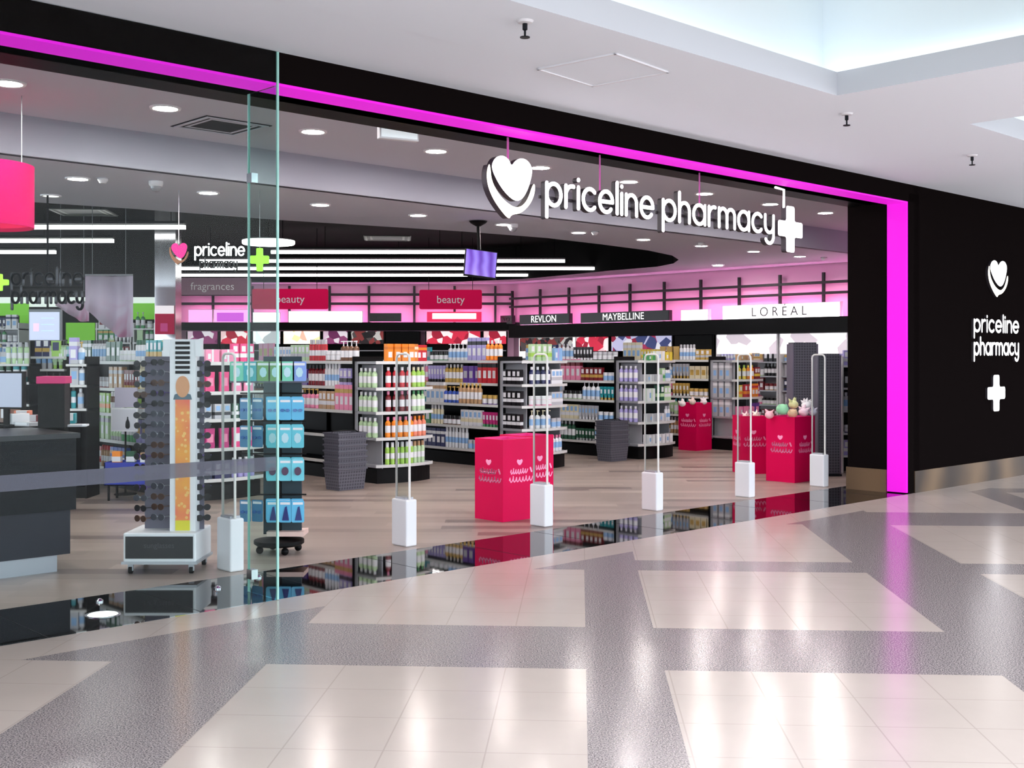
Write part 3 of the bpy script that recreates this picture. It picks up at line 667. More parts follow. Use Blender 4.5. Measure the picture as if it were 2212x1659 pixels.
for k, s0 in ROWS.items():
    L = LEN[k]; M = side_unit(k, s0, 5.22, L, 'stocked black shelving, the ' + names[k])
    for i, z in enumerate(ZS):
        if k == 'A' and i >= 3: continue
        dp = .06 if z > 1 else .0
        nb = max(3, int(VIS[k] / .34))
        row_fill(M, L - VIS[k], L - .03, lambda x: dp + .05, z, rnd_blocks(PAL[k][i], nb), '%s shelf, %s' % (zlab(i), names[k]), 'goods on the %s shelf of the %s' % (zlab(i), names[k]))
ENDS = {
 'Z': ([('gift_box', 'pink', 'white', 1, 1), ('carton', 'hot pink', 'white', 1, 1)], [('pouch', 'hot pink', 'pink', 1, 1), ('pouch', 'pink', 'white', 1, 1)], [('carton', 'pale grey', 'black', 1, .8), ('carton', 'dark green', 'white', 1, .8)], [('pouch', 'magenta', 'pink', 1, 1), ('pouch', 'hot pink', 'white', 1, 1)], [('carton', 'navy', 'white', 1, .9), ('bottle', 'lilac', 'white', 1, .9)]),
 'A': ([('tall_box', 'orange', 'amber', 2.0, .78), ('tall_box', 'amber', 'cream', .1, .78), ('tall_box', 'red', 'orange', .9, .74)], [('bottle', 'red', 'white', 1.7, 1.05), ('bottle', 'lime green', 'cream', 1.1, 1.05)], [('bottle', 'dark red', 'pink', 1.7, 1.05), ('bottle', 'pale green', 'green', 1.1, 1.05)], [('bottle', 'orange', 'pink', 1.8, 1.05), ('bottle', 'salmon', 'orange', 1.0, 1.05)], [('spray_can', 'lime green', 'white', 1.8, 1.05), ('spray_can', 'pale green', 'tan', 1, 1.05)]),
 'B': ([('carton', 'pale green', 'lime green', 1.6, 1.15), ('gift_box', 'light blue', 'lilac', 1, 1.3)], [('bottle', 'navy', 'white', 1.5, 1.0), ('carton', 'white', 'pale grey', 1, 1)], [('cream_jar', 'pink', 'white', 1.5, 1.3), ('carton', 'pale grey', 'white', 1, .9)], [('pump_bottle', 'white', 'cream', 1.5, 1), ('cream_jar', 'white', 'pale grey', 1, 1.3)], [('bottle', 'pink', 'white', 1, .95), ('bottle', 'white', 'pink', 1, .95)]),
 'C': ([('gift_box', 'green', 'lime green', 1.1, .7), ('gift_box', 'white', 'cream', 1.0, 1.05), ('gift_box', 'yellow', 'gold', 1.2, .95)], [('gift_box', 'pale grey', 'white', 1.4, .8), ('carton', 'pale green', 'green', .6, 1), ('bottle', 'white', 'black', .7, .9)], [('gift_box', 'white', 'pale green', 1, 1.4), ('carton', 'dark green', 'pale green', 1, 1.2), ('carton', 'pale green', 'white', 1, 1.1)], [('gift_box', 'pale grey', 'white', 2, .9), ('spray_can', 'white', 'pale grey', .8, .9)], [('gift_box', 'white', 'pale grey', 3, 1.0)]),
 'D': ([('gift_box', 'tan', 'gold', 1, .7), ('carton', 'cream', 'gold', 1, .6)], [('bottle', 'yellow', 'lime green', 1, 1), ('bottle', 'orange', 'yellow', 1, 1), ('carton', 'dark red', 'yellow', 1, 1)], [('carton', 'yellow', 'orange', .7, 1), ('carton', 'red', 'orange', 1, 1.05), ('tall_box', 'orange', 'red', 1, .8), ('carton', 'magenta', 'white', .6, 1)], [('gift_box', 'pink', 'magenta', 1, 1.2), ('pouch', 'purple', 'pink', 1, 1)], [('pouch', 'white', 'pink', 1, 1), ('carton', 'black', 'white', 1, 1)])}
SIDE = {'Z': ('pink', 'pouch'), 'A': ('pale green', 'bottle'), 'B': ('black', 'carton'), 'C': ('lilac', 'bottle'), 'D': ('pale grey', 'tall_box')}
for k, s0 in ROWS.items():
    M, fr, w = end_unit(s0, 'silver bowed %s closing a shelving row' % enames[k])
    for i, z in enumerate(ZS):
        row_fill(M, .13, w - .13, lambda x: fr(x) + .055, z, ENDS[k][i], '%s shelf, %s' % (zlab(i), enames[k]), 'goods on the %s shelf of the %s' % (zlab(i), enames[k]))
        c, kd = SIDE[k]
        if i in (1, 2, 3):
            Ms = M @ T(.0, .40, 0, -PI / 2)
            row_fill(Ms, .0, .36, lambda x: .05, z, [(kd, c, 'white', 1, 1.0)], '%s side shelf, %s' % (zlab(i), enames[k]), 'goods at the left side of the %s' % enames[k])

# ============================================================ WALL GRID, LIGHTBOXES, WALL BAYS
def wd_at(x):                          # distance d along the right wall at photo column x
    k = (x - W_ / 2) / FPX; b = P0 + U * SW
    return (b.x - k * b.y) / (.6884 + .7254 * k)
MR = Matrix.Translation(F(SW, 0)) @ Matrix.Rotation(YU - PI / 2, 4, 'Z')      # local x = towards the entrance (-d), y = into the wall
def rx(x): return -wd_at(x)
M_rail = mat('black steel rail', (20, 14, 20), .5); M_pwash = mat('pink wash strip', (255, 120, 200), em=17.0, emc=(255, 155, 212))
# right wall grid: one thing, each rail and post a part
t = thing('wall_rail_grid', 'black steel rail grid on the pink right wall', 'rail grid', MR)
for z in (2.89, 2.69): MB().box(-GW, -1.5, -.16, -.12, z - .025, z + .025, M_rail).build('rail', t)
for x in (1060, 1113, 1173, 1235, 1300, 1367, 1441, 1520, 1603, 1691, 1785, 1890):
    if x > 1110: xx = rx(x); MB().box(xx - .025, xx + .025, -.12, -.07, 2.19, 3.08, M_rail).build('post', t)
t = thing('wall_rail_grid', 'black steel rail grid on the pink back wall', 'rail grid', T(0, YB, 0))
for z in (2.99, 2.77): MB().box(-8.1, .0, -.16, -.12, z - .03, z + .03, M_rail).build('rail', t)
for x in (460, 545, 625, 712, 797, 895, 982, 1070):
    X = px(x, 700, YB - .1).x; MB().box(X - .028, X + .028, -.12, -.06, 2.3, 3.2, M_rail).build('post', t)
# black canopy above the wall bays, with the pink wash strips lying on it
CB, CD = 2.18, .55
t = thing('wall_canopy', 'black canopy ledge above the right wall bays', 'canopy', MR)
MB().box(-GW + .4, -.8, -CD, -.01, 1.94, CB, M_black).box(-GW + .4, -.8, -CD, -CD + .02, CB, CB + .05, M_black).build('fascia_box', t); MB().box(-GW + .5, -1.0, -.36, -.30, CB, CB + .03, M_pwash).build('pink_light_strip', t)
t = thing('wall_canopy', 'black canopy ledge above the back wall bays', 'canopy', T(0, YB, 0))
MB().box(-8.2, .2, -CD, -.01, 2.13, 2.26, M_black).box(-8.2, .2, -CD, -CD + .02, 2.26, 2.31, M_black).build('fascia_box', t); MB().box(-7.8, -.1, -.36, -.30, 2.26, 2.29, M_pwash).build('pink_light_strip', t)
def lightbox(M, x0, x1, z0, z1, face, edge, label, txt=None, tm=None, tsz=.2, y=-.5, sub=None):
    t = thing('lightbox_sign', label, 'lightbox', M @ T((x0 + x1) / 2, y, z0)); w, h = (x1 - x0) / 2, z1 - z0
    MB().box(-w, w, .0, .1, 0, h, edge).build('box_body', t)
    MB().box(-w + .012, w - .012, -.006, 0, .012, h - .012, face).build('box_face', t)
    if txt: text('lettering', txt, tsz, T(0, -.016, h * .5), tm, None, .001).parent = t
    if sub: MB().box(-w * sub[0], w * sub[1], -.012, -.006, h * sub[2], h * sub[3], sub[4]).build('inset_panel', t)
    return t
M_lb = mat('lightbox white', (255, 255, 255), em=1.5, emc=(255, 246, 250)); M_lbk = mat('lightbox black', (14, 10, 16), .3)
M_lbt = mat('lightbox lettering', (255, 255, 255), em=.8); M_gtx = mat('grey lettering', (70, 66, 72), .6)
M_lbp = mat('lightbox pink', (246, 160, 215), em=.9, emc=(246, 150, 212)); M_lbr = mat('lightbox red', (220, 40, 90), em=.55, emc=(215, 30, 80)); M_lbv = mat('lightbox violet', (190, 90, 200), em=.7, emc=(190, 80, 200))
lightbox(MR, rx(1593), rx(1846), 2.2, 2.50, M_lb, M_white, 'long white lit box with grey serif capitals nearest the right jamb', 'L O R É A L', M_gtx, .25)
lightbox(MR, rx(1503), rx(1562), 2.22, 2.45, M_lb, M_white, 'short white lit box between the black box and the long white one', '———', M_gtx, .1)
lightbox(MR, rx(1287), rx(1478), 2.24, 2.46, M_lbk, M_lbk, 'long black box with white capitals on the pink wall', 'MAYBELLINE', M_lbt, .21)
lightbox(MR, rx(1155), rx(1263), 2.24, 2.47, M_lbk, M_lbk, 'medium black box with white capitals on the pink wall', 'REVLON', M_lbt, .22)
lightbox(MR, rx(1095) + .02 if rx(1095) > -GW else -GW + .06, rx(1139), 2.27, 2.47, M_lbk, M_lbk, 'small black box at the corner of the pink walls', 'NYX', M_gtx, .14)
MBk = T(0, YB, 0)
def bx(x, y=700): return px(x, y, YB - .55).x
for x0, x1, z0, z1, f, e, lb, sub in ((405, 458, 2.3, 2.62, M_lbp, M_white, 'pale pink lit box at the left end of the back wall', None),
        (460, 537, 2.3, 2.62, M_lbp, M_white, 'pink lit box with violet inset panel on the back wall', (.8, .7, .1, .75, M_lbv)),
        (545, 604, 2.3, 2.55, M_lb, M_white, 'white lit box seen through the glass return', None),
        (622, 783, 2.3, 2.58, M_lb, M_white, 'long white lit box below the left red hanging sign', None),
        (797, 866, 2.33, 2.53, M_lbk, M_lbk, 'small black box in the middle of the back wall', (.5, .5, .4, .6, M_gtx)),
        (922, 1040, 2.32, 2.56, M_lbr, M_lbr, 'red lit box with white panel below the right red hanging sign', (.8, .8, .3, .85, M_lb))):
    lightbox(MBk, bx(x0), bx(x1), z0, z1, f, e, lb, sub=sub)
# wall bays below the canopies
def bay(M, x0, x1, top, hz, head, label, sty, ns=4, goods=None, frame=None, dep=.42, short='right wall bay'):
    t = thing('wall_bay', label, 'display bay', M @ T(x0, -dep - .02, 0)); w = x1 - x0; fm = frame or M_black
    MB().box(0, w, dep - .02, dep, 0, top, fm).build('back_panel', t)
    MB().box(0, .03, 0, dep - .02, 0, top, fm).build('side_panel', t); MB().box(w - .03, w, 0, dep - .02, 0, top, fm).build('side_panel', t)
    MB().box(.03, w - .03, .01, dep - .02, 0, .14, M_black).build('plinth', t)
    MB().box(.03, w - .03, -.01, .02, hz, top, head).build('header_panel', t)
    for i in range(ns):
        z = .3 + (hz - .45) * i / (ns - 1); MB().box(.03, w - .03, .03, dep - .02, z - .025, z, sty).build('shelf', t)
        if goods:
            row_fill(M @ T(x0, -dep - .02, 0), .05, w - .05, lambda x: .1, z, rnd_blocks(goods, max(2, int(w / .35)), 1.1), '%s shelf, %s' % (('top', 'second', 'third', 'fourth', 'bottom')[ns - 1 - i], short), 'goods in the %s' % label)
Pcream = voronoi_print('cream photo header', [(255, 244, 214), (250, 226, 196), (240, 230, 150), (255, 250, 240), (214, 160, 140)], 5)
Ppur = voronoi_print('purple photo header', [(150, 70, 120), (230, 200, 220), (110, 40, 90), (245, 235, 245)], 6)
Pred = voronoi_print('red photo header', [(210, 40, 70), (240, 200, 205), (160, 20, 50), (255, 240, 240)], 6)
Pwht = voronoi_print('white photo header', [(245, 242, 246), (225, 220, 226), (250, 236, 228), (170, 160, 168), (240, 240, 245)], 4)
Pdk = voronoi_print('dark photo header', [(40, 30, 34), (150, 60, 60), (220, 220, 215), (20, 20, 22), (90, 80, 80)], 8)
Pblu = voronoi_print('blue photo header', [(200, 200, 235), (150, 30, 60), (60, 70, 120), (235, 235, 245), (170, 50, 90)], 5)
for m_, e_ in ((Pcream, .9), (Ppur, .35), (Pred, .5), (Pwht, .95), (Pdk, .25), (Pblu, .4)):
    nt = m_.node_tree; b_ = nt.nodes['Principled BSDF']; nt.links.new(b_.inputs['Base Color'].links[0].from_socket, b_.inputs['Emission Color']); b_.inputs['Emission Strength'].default_value = e_
for x0, x1, hd, lb in ((400, 470, Ppur, 'back wall bay with mauve header left of the sunglasses tower'), (472, 540, Pred, 'back wall bay with reddish header behind the tower'), (542, 606, Pwht, 'back wall bay with white header behind the glass return'),
        (608, 692, Pcream, 'back wall bay with cream header'), (694, 752, Ppur, 'back wall bay with violet header'), (754, 830, Pdk, 'back wall bay with dark header'), (832, 905, M_black, 'plain black back wall bay'),
        (918, 1040, Pred, 'back wall bay with red and white header'), (1042, 1096, Pred, 'narrow red header bay at the back corner')):
    bay(MBk, bx(x0), bx(x1), 2.10, 1.80, hd, lb, M_silver)
for x0, x1, hd, lb, fm, gd in ((1150, 1268, Pdk, 'right wall bay framed in glowing white', mat('lit white frame', (255, 255, 255), em=.7), None), (1272, 1345, Pred, 'right wall bay with red header', None, None), (1348, 1482, Pblu, 'right wall bay with blue and white header', None, None),
        (1486, 1570, M_black, 'plain black right wall bay', None, None), (1575, 1708, Pwht, 'white lit right wall bay behind the grey panels', M_white, ['pale green', 'lilac', 'black', 'white', 'tan', 'dark red', 'pink', 'gold']), (1711, 1860, Pwht, 'white lit right wall bay nearest the jamb', M_white, ['lilac', 'black', 'white', 'navy', 'pale grey', 'purple'])):
    bay(MR, rx(x0), rx(x1), 1.93, 1.62 if gd is None else 1.55, hd, lb, M_silver, 5, gd, fm, short='bay behind grey panels' if x0 < 1700 else 'bay nearest the jamb')

# ---- hanging panels
def hang_panel(x0, x1, y0, y1, Y, m, label, txt, tsz, rods=True, name='hanging_sign', r=.04):
    a, b = px(x0, y1, Y), px(x1, y0, Y); w, h = (b.x - a.x) / 2, b.z - a.z
    t = thing(name, label, 'sign', T((a.x + b.x) / 2, Y, a.z))
    MB().prism(rounded([(-w, 0), (w, 0), (w, h), (-w, h)], r), -.02, .02, m, 'y').build('sign_panel', t)
    if txt: text('lettering', txt, tsz, T(0, -.023, h * .48), M_text, None, .001).parent = t
    if rods:
        for q in (-w * .7, w * .7): MB().tube([(q, 0, h), (q, 0, (Z2 if Y < 13 else ZB - .02) - a.z)], .006, M_black, 6).build('hanging_rod', t)
M_red = mat('red hanging sign', (200, 8, 72), .6, spec=.1, em=.16, emc=(214, 10, 80))
hang_panel(545, 709, 624, 668, 22.4, M_red, 'hot red hanging sign reading beauty, seen partly through the glass', 'beauty', .21)
hang_panel(906, 1041, 626, 668, 24.2, M_red, 'hot red hanging sign reading beauty, left of the pink wall corner', 'beauty', .22)
hang_panel(376, 543, 600, 637, 27.2, mat('mauve sign', (122, 92, 108), .6, em=.2), 'mauve sign panel with pale word fragrances', 'fragrances', .25)
# small hanging logo over the counter side
t = thing('small_hanging_logo', 'small pink heart logo with white lettering hanging behind the glass', 'sign', T(*px(366, 572, 12.2)))
k = 12.2 / FPX
heart_logo(t, 42 * k, 46 * k, 0, 0, -.012, .012, mat('pink logo', (226, 20, 120), .4, em=.5), mat('bronze crescent', (150, 100, 70), .5), M_black)
pls, w = stroke_word('priceline', .105, .017); kk = 106 * k / w
mb = MB(); ribbon(mb, [[(p * kk + 56 * k, q + .10) for p, q in pl] for pl in pls], .017, -.01, .01, M_lbt, M_black); mb.build('letters', t)
pls, w = stroke_word('pharmacy', .08, .013); kk = 80 * k / w
mb = MB(); ribbon(mb, [[(p * kk + 66 * k, q - .03) for p, q in pl] for pl in pls], .013, -.008, .008, mat('grey letter', (96, 100, 100), .5), M_black); mb.build('letters', t)
MB().box(0, 170 * k, .012, .02, .09, .10, M_black).build('letter_rail', t)
MB().tube([(20 * k, 0, 46 * k), (20 * k, 0, ZB - px(366, 572, 12.2).z)], .004, M_silver, 6).build('hanging_rod', t)
t = thing('green_cross_sign', 'small lime green pharmacy cross hanging beside the small pink heart', 'sign', T(*px(561, 561, 12.2)))
M_gcr = mat('lime cross', (150, 225, 50), .4, em=.85, emc=(140, 220, 50))
MB().prism(cross_poly(0, 0, 40 * k, 50 * k), -.015, .015, M_gcr, 'y').build('cross', t); MB().tube([(0, 0, 25 * k), (0, 0, Z2 - px(561, 561, 12.2).z)], .004, M_silver, 6).build('hanging_rod', t)
t = thing('green_cross_sign', 'round-looking lime green cross cut by the left picture edge', 'sign', T(*px(-2, 610, 12.0)))
MB().prism(rounded(cross_poly(0, 0, 40 * k, 36 * k), .03), -.015, .015, M_gcr, 'y').build('cross', t); MB().tube([(0, 0, 18 * k), (0, 0, Z2 - px(0, 610, 12).z)], .004, M_silver, 6).build('hanging_rod', t)
t = thing('dark_lettering_sign', 'dim dark grey pharmacy lettering hanging at the far left', 'sign', T(*px(26, 615, 12.0)))
for wd_, zz in (('priceline', .0), ('pharmacy', -.19)):
    pls, w = stroke_word(wd_, .14, .024); kk = 150 * k / w
    mb = MB(); ribbon(mb, [[(p * kk, q + zz) for p, q in pl] for pl in pls], .024, -.01, .01, mat('dark letter', (58, 60, 68), .4), M_black); mb.build('letters', t)
MB().box(0, 150 * k, .012, .02, -.04, -.02, M_black).build('letter_rail', t)
# ---- pink drum shade
p = px(-38, 423, 9.3); r = 104 / FPX * 9.3; h = .25
t = thing('drum_shade', 'large hot pink drum shade hanging at the upper left', 'hanging lamp', Matrix.Translation(p))
MB().lathe([(r, -h), (r, h), (r - .012, h), (r - .012, -h)], mat('pink drum fabric', (205, 8, 96), .7, em=.06, spec=.1), 48, caps=False).build('shade', t)
MB().lathe([(.001, -h + .03), (r - .013, -h + .03)], mat('pink diffuser', (235, 60, 140), .6, em=.18), 48).build('diffuser', t)
MB().tube([(.0, 0, h), (0, 0, Z1 - p.z - .005)], .01, M_silver, 8).build('suspension_rod', t)
MB().tube([(px(47, 300, 9.3).x - p.x, 0, h), (px(47, 300, 9.3).x - p.x, 0, Z1 - p.z - .005)], .004, M_silver, 6).build('suspension_wire', t)
# ---- translucent flower banners
Mb = mat('sheer flower banner', (225, 200, 220), .7, alpha=.93); q_ = NT(Mb)
tc = q_.n('ShaderNodeTexCoord'); nz = q_.n('ShaderNodeTexNoise'); nz.inputs['Scale'].default_value = 2.2; nz.inputs['Distortion'].default_value = 1.2; q_.l(tc.outputs['Object'], nz.inputs['Vector'])
rp = q_.n('ShaderNodeValToRGB'); q_.l(nz.outputs['Fac'], rp.inputs[0]); e = rp.color_ramp.elements
e[0].position = .35; e[0].color = (*lin((206, 70, 140)), 1); e[1].position = .56; e[1].color = (*lin((240, 226, 240)), 1)
sp = q_.n('ShaderNodeSeparateXYZ'); q_.l(tc.outputs['Object'], sp.inputs[0])
gz = q_.math('MULTIPLY', q_.math('SUBTRACT', .55, sp.outputs[2]), 1.3)
q_.l(q_.mix(q_.math('MINIMUM', q_.math('MAXIMUM', gz, 0.0), 1.0), lin((236, 220, 238)), rp.outputs[0]), Mb.node_tree.nodes['Principled BSDF'].inputs['Base Color'])
def banner(x0, x1, y0, y1, Y, label, cut):
    a, b = px(x0, y1, Y), px(x1, y0, Y); w, h = b.x - a.x, b.z - a.z; n = 18; vs = []; fs = []
    for i in range(n + 1):
        u = i / n; yy = .25 * math.sin(u * PI) + .03 * math.sin(u * 19); zb = h * cut * max(0, (1 - u * 1.7)) ** 1.2
        for j in range(2):
            vs += [(u * w, yy + .006 * j, zb), (u * w, yy + .006 * j, h)]
    for i in range(n):
        k = 4 * i
        fs += [(k, k + 4, k + 5, k + 1), (k + 2, k + 3, k + 7, k + 6), (k, k + 2, k + 6, k + 4), (k + 1, k + 5, k + 7, k + 3)]
    t = thing('fabric_banner', label, 'banner', T(a.x, Y, a.z))
    MB().add(vs, fs, Mb, True).build('sheer_cloth', t); MB().tube([(0, 0, h), (w, 0, h)], .012, M_silver, 8).build('top_rail', t)
    for q in (.15, .85): MB().tube([(w * q, 0, h), (w * q, 0, ZB - .02 - a.z)], .004, M_silver, 6).build('suspension_wire', t)
banner(184, 287, 594, 728, 15.5, 'tall sheer pink flower banner hanging above the left shelves', .45)
banner(120, 192, 652, 694, 17.5, 'small sheer pale banner left of the tall flower banner', .8)
# ---- pillar with mirror bands and a pink poster
a, b = px(334, 700, 17.0), px(379, 700, 17.0); w = b.x - a.x
mb = MB(); mb.box(a.x, b.x, 17.0, 17.0 + w, 0, ZB, mat('mirrored pillar', (196, 194, 198), .12, .85)); struct('trim_pillar', mb)
t = thing('pillar_poster', 'pink poster with white top panel on the mirrored pillar', 'poster', T((a.x + b.x) / 2, 16.985, px(0, 722, 17).z))
MB().box(-w * .46, w * .46, -.01, .01, 0, .42, M_pink).build('poster_print', t); MB().box(-w * .46, w * .46, -.014, -.01, .30, .42, mat('poster white', (240, 225, 230), em=.4)).build('poster_top', t); MB().box(-w * .2, w * .15, -.013, -.01, .04, .16, M_pinkin).build('poster_motif', t)
# ---- pharmacy wall behind the counter
YG = 21.5
mb = MB(); x0, x1 = -15.0, px(380, 700, YG).x
mb.box(x0, x1, YG, YG + .15, 0, 2.52, M_dark); mb.box(x0, x1, YG - .03, YG, 2.42, 2.60, mat('pale lit cornice', (214, 220, 214), em=.5)); mb.box(x0, x1, YG, YG + .12, 2.6, ZB, MC['dark upper wall'])
struct('wall_pharmacy', mb)
for x0, x1, y0, y1, lb in ((-60, 62, 655, 682, 'lime green panel over the far left wall shelves'), (42, 62, 682, 740, 'upright lime green strip left of the white screen'), (142, 205, 697, 742, 'lime green panel between the white screen and the banner'), (284, 334, 655, 690, 'lime green panel between the banner and the pillar')):
    a, b = px(x0, y1, YG - .06), px(x1, y0, YG - .06)
    tag(MB().box(0, b.x - a.x, 0, .02, 0, b.z - a.z, M_green)  .build('green_fascia', M=T(a.x, YG - .06, a.z), bev=.004), lb, 'wall panel')

# ============================================================ PINK CARD BINS
M_logo = mat('pale pink print', (255, 160, 200), .5)
def logo_mesh():
    mb = MB()
    mb.prism([(a * .05 - .025, b * .045 + .052) for a, b in chaikin([(.5, 0), (1, .6), (.85, 1), (.5, .8), (.15, 1), (0, .6)], 1)], -.0012, 0, M_logo, 'y')
    for n_, (x0, x1, z, f, am) in enumerate(((-.075, .06, .018, 95, .013), (-.085, .10, -.032, 80, .014))):
        pts = [(x0 + (x1 - x0) * i / 50 + .004 * math.cos(f * x0 + i * .9), z + am * math.sin(i * .9) * (1 if i % 9 else 1.6)) for i in range(51)]
        ribbon(mb, [pts], .007, -.0012, 0, M_logo, M_logo)
    ribbon(mb, [[(.085, .035), (.095, .012)]], .012, -.0012, 0, M_logo, M_logo)
    return mb.mesh('printed_logo')
LOGO = logo_mesh()
def bin_(M, w, d, h, label, mat_=None, zl=.42):
    m_ = mat_ or M_pink; t = thing('card_bin', label, 'bin', M); e = .012
    mb = MB()
    for b in ((0, w, 0, e), (0, w, d - e, d), (0, e, e, d - e), (w - e, w, e, d - e)): mb.box(*b, 0, h, m_)
    mb.box(e, w - e, e, d - e, 0, .02, m_).build('card_body', t)
    mb = MB()
    for b in ((e, w - e, e, e + .003), (e, w - e, d - e - .003, d - e), (e, e + .003, e, d - e), (w - e - .003, w - e, e, d - e)): mb.box(*b, .02, h - .002, M_pinkin if not mat_ else m_)
    mb.build('inner_lining', t)
    for T_ in (T(w / 2, -.001, zl), T(-.001, d / 2, zl, -PI / 2)):
        o = bpy.data.objects.new('printed_logo', LOGO); C.objects.link(o); o.matrix_world = T_ @ Matrix.Diagonal((1.6, 1, 1.45, 1)); o.parent = t
    return t
bin_(Fmat(4.94, 1.47), .42, .38, .745, 'large empty hot pink card bin between the second and third gates')
bin_(Fmat(5.375, 1.62), .37, .36, .75, 'hot pink card bin half hidden behind the third gate')
bin_(Fmat(12.55, 5.12), .40, .36, .76, 'tall narrow hot pink bin in front of the orange and red display', zl=.45)
q = px(1600, 1010, 14.75); bin_(T(q.x, q.y, 0, .12), .34, .34, .74, 'small tilted hot pink bin behind the fifth gate')
bin_(Fmat(9.66, 1.46), .44, .40, .78, 'large hot pink bin heaped with soft goods near the right jamb')
Mclr = mat('violet tinted plastic', (200, 90, 160), .2, alpha=.75)
q = px(1766, 1000, 15.2); bin_(T(q.x, q.y, 0, .1), .2, .2, .76, 'translucent violet plastic bin beside the heaped pink bin', Mclr)
def puff(p, r, c, label, spikes=0, sz=.85):
    m_ = mat('plush ' + str(c), c, .9); mb = MB(); mb.sphere((0, 0, 0), r, m_, 16, 10, sz)
    t = thing('soft_toy', label, 'soft toy', Matrix.Translation(p)); mb.build('plush_body', t)
    rr = random.Random(int(r * 1e4) + spikes)
    for i in range(spikes):
        th, ph = rr.uniform(0, 2 * PI), rr.uniform(.1, 1.3); dv = Vector((math.cos(th) * math.sin(ph), math.sin(th) * math.sin(ph), math.cos(ph)))
        R = dv.to_track_quat('Z', 'Y').to_matrix().to_4x4(); MB().lathe([(r * .42, r * .55), (r * .22, r * 1.15), (.001, r * 1.6)], m_, 8, T=R).build('plush_ear', t)
    if not spikes:
        MB().lathe([(r * .28, 0), (r * .2, r * .2), (.001, r * .28)], m_, 10, T=Matrix.Translation((r * .5, -r * .3, r * .55))).build('plush_ear', t); MB().lathe([(r * .28, 0), (r * .2, r * .2), (.001, r * .28)], m_, 10, T=Matrix.Translation((-r * .5, -r * .3, r * .55))).build('plush_ear', t)
for x, y, Y, r, c, lb, sp in ((1690, 884, 13.72, .075, (150, 210, 165), 'mint green soft ball on the heaped pink bin', 0), (1714, 874, 14.05, .06, (214, 218, 160), 'pale lime plush at the back of the heaped bin', 5),
        (1712, 893, 13.85, .062, (232, 196, 160), 'peach plush on the heaped pink bin', 0), (1742, 876, 14.05, .062, (240, 238, 240), 'white spiky plush tallest on the heaped bin', 9),
        (1736, 890, 13.95, .062, (244, 214, 226), 'pale pink spiky plush on the heaped bin', 7), (1756, 890, 14.05, .05, (226, 220, 236), 'lilac white spiky plush over the right rim', 8),
        (1662, 896, 13.9, .055, (250, 190, 200), 'pink plush by the left rim of the heaped bin', 3),
        (1612, 900, 14.85, .05, (248, 214, 214), 'pale pink plush at the left of the small tilted bin', 4), (1634, 897, 14.95, .05, (240, 226, 214), 'cream plush at the right of the small tilted bin', 4),
        (1474, 872, 18.15, .055, (246, 236, 236), 'white plush at the left of the narrow pink bin', 5), (1496, 868, 18.4, .055, (240, 214, 204), 'cream plush in the middle of the narrow bin', 5), (1520, 868, 18.5, .055, (250, 240, 244), 'white plush at the right of the narrow bin', 6)):
    q = px(x, y, Y); puff(q, r, c, lb, sp)

# ============================================================ SHOPPING BASKETS
def basket_mesh():
    mb = MB(); w, d, h, tp, e = .19, .145, .24, .02, .006
    def rg(z, k): return [Vector((sx * (w - tp * (1 - z / h) - k), sy * (d - tp * (1 - z / h) - k), z)) for sx, sy in ((-1, -1), (1, -1), (1, 1), (-1, 1))]
    for k, z0 in ((0, 0), (e, e)):
        a, b = rg(z0, k), rg(h, k); mb.add(a + b, [(i, (i + 1) % 4, 4 + (i + 1) % 4, 4 + i) for i in range(4)] + [(0, 1, 2, 3)], M_weave)
    return mb.mesh('basket_body')
BB = basket_mesh()
def basket(M, label):
    t = thing('shopping_basket', label, 'basket', M, 'stacked grey shopping baskets')
    o = bpy.data.objects.new('basket_body', BB); C.objects.link(o); o.parent = t
    mb = MB()
    for b in ((-.2, .2, -.155, -.14), (-.2, .2, .14, .155), (-.2, -.185, -.14, .14), (.185, .2, -.14, .14)): mb.box(*b, .228, .246, mat('basket rim grey', (78, 78, 88), .45))
    mb.build('basket_rim', t)
    MB().tube([(-.19, 0, .236), (-.15, .02, .262), (.15, .02, .262), (.19, 0, .236)], .006, M_black, 6).build('basket_handle', t)
for s, d, n, lb in ((5.44, 4.62, 7, 'the stack left of the orange-topped display'), (10.32, 4.92, 6, 'the stack left of the domed-pack display')):
    for i in range(n):
        w_ = 'topmost' if i == n - 1 else ('lowest' if i == 0 else ORD[n - 1 - i] + ' from top')
        basket(Fmat(s, d, .002 + .066 * i), 'grey shopping basket, %s of %s' % (w_, lb))

# ============================================================ SERVICE COUNTER AND WHAT STANDS ON IT
t = thing('service_counter', 'dark grey service counter at the left behind the glass', 'counter', Fmat(0, 1.8))
MB().box(-5, 1.16, 0, .85, .43, .93, M_dark).build('upper_body', t); MB().box(-5, 1.13, .03, .85, .12, .43, mat('mid grey laminate', (42, 43, 52), .45, spec=.15)).build('lower_body', t)
MB().box(-5, 1.05, .06, .8, 0, .12, mat('brushed plinth', (150, 150, 158), .4, .5)).build('plinth', t); MB().box(-5.02, 1.18, -.02, .87, .93, .965, mat('counter top slate', (48, 48, 52), .35, spec=.25)).build('countertop', t)
for i in range(5): MB().box(-4 + i * 1.1, -3.995 + i * 1.1, -.002, .001, .43, .93, M_black).build('panel_joint', t)
cz = .966
p_ = px(117, 930, 8.75)
t = thing('leaflet_stand', 'tall black box with hot pink band standing on the counter end', 'stand', T(p_.x, p_.y, cz, .15))
MB().box(-.095, .095, -.095, .095, 0, .33, M_black).build('box_body', t, bev=.004); MB().box(-.105, .105, -.105, .105, .33, .385, mat('pink band', (190, 20, 100), .5, em=.1)).build('pink_band', t, bev=.004)
p_ = px(12, 900, 8.9)
t = thing('till_monitor', 'till monitor with pale screen cut by the left picture edge', 'monitor', T(p_.x, p_.y, cz, -.25))
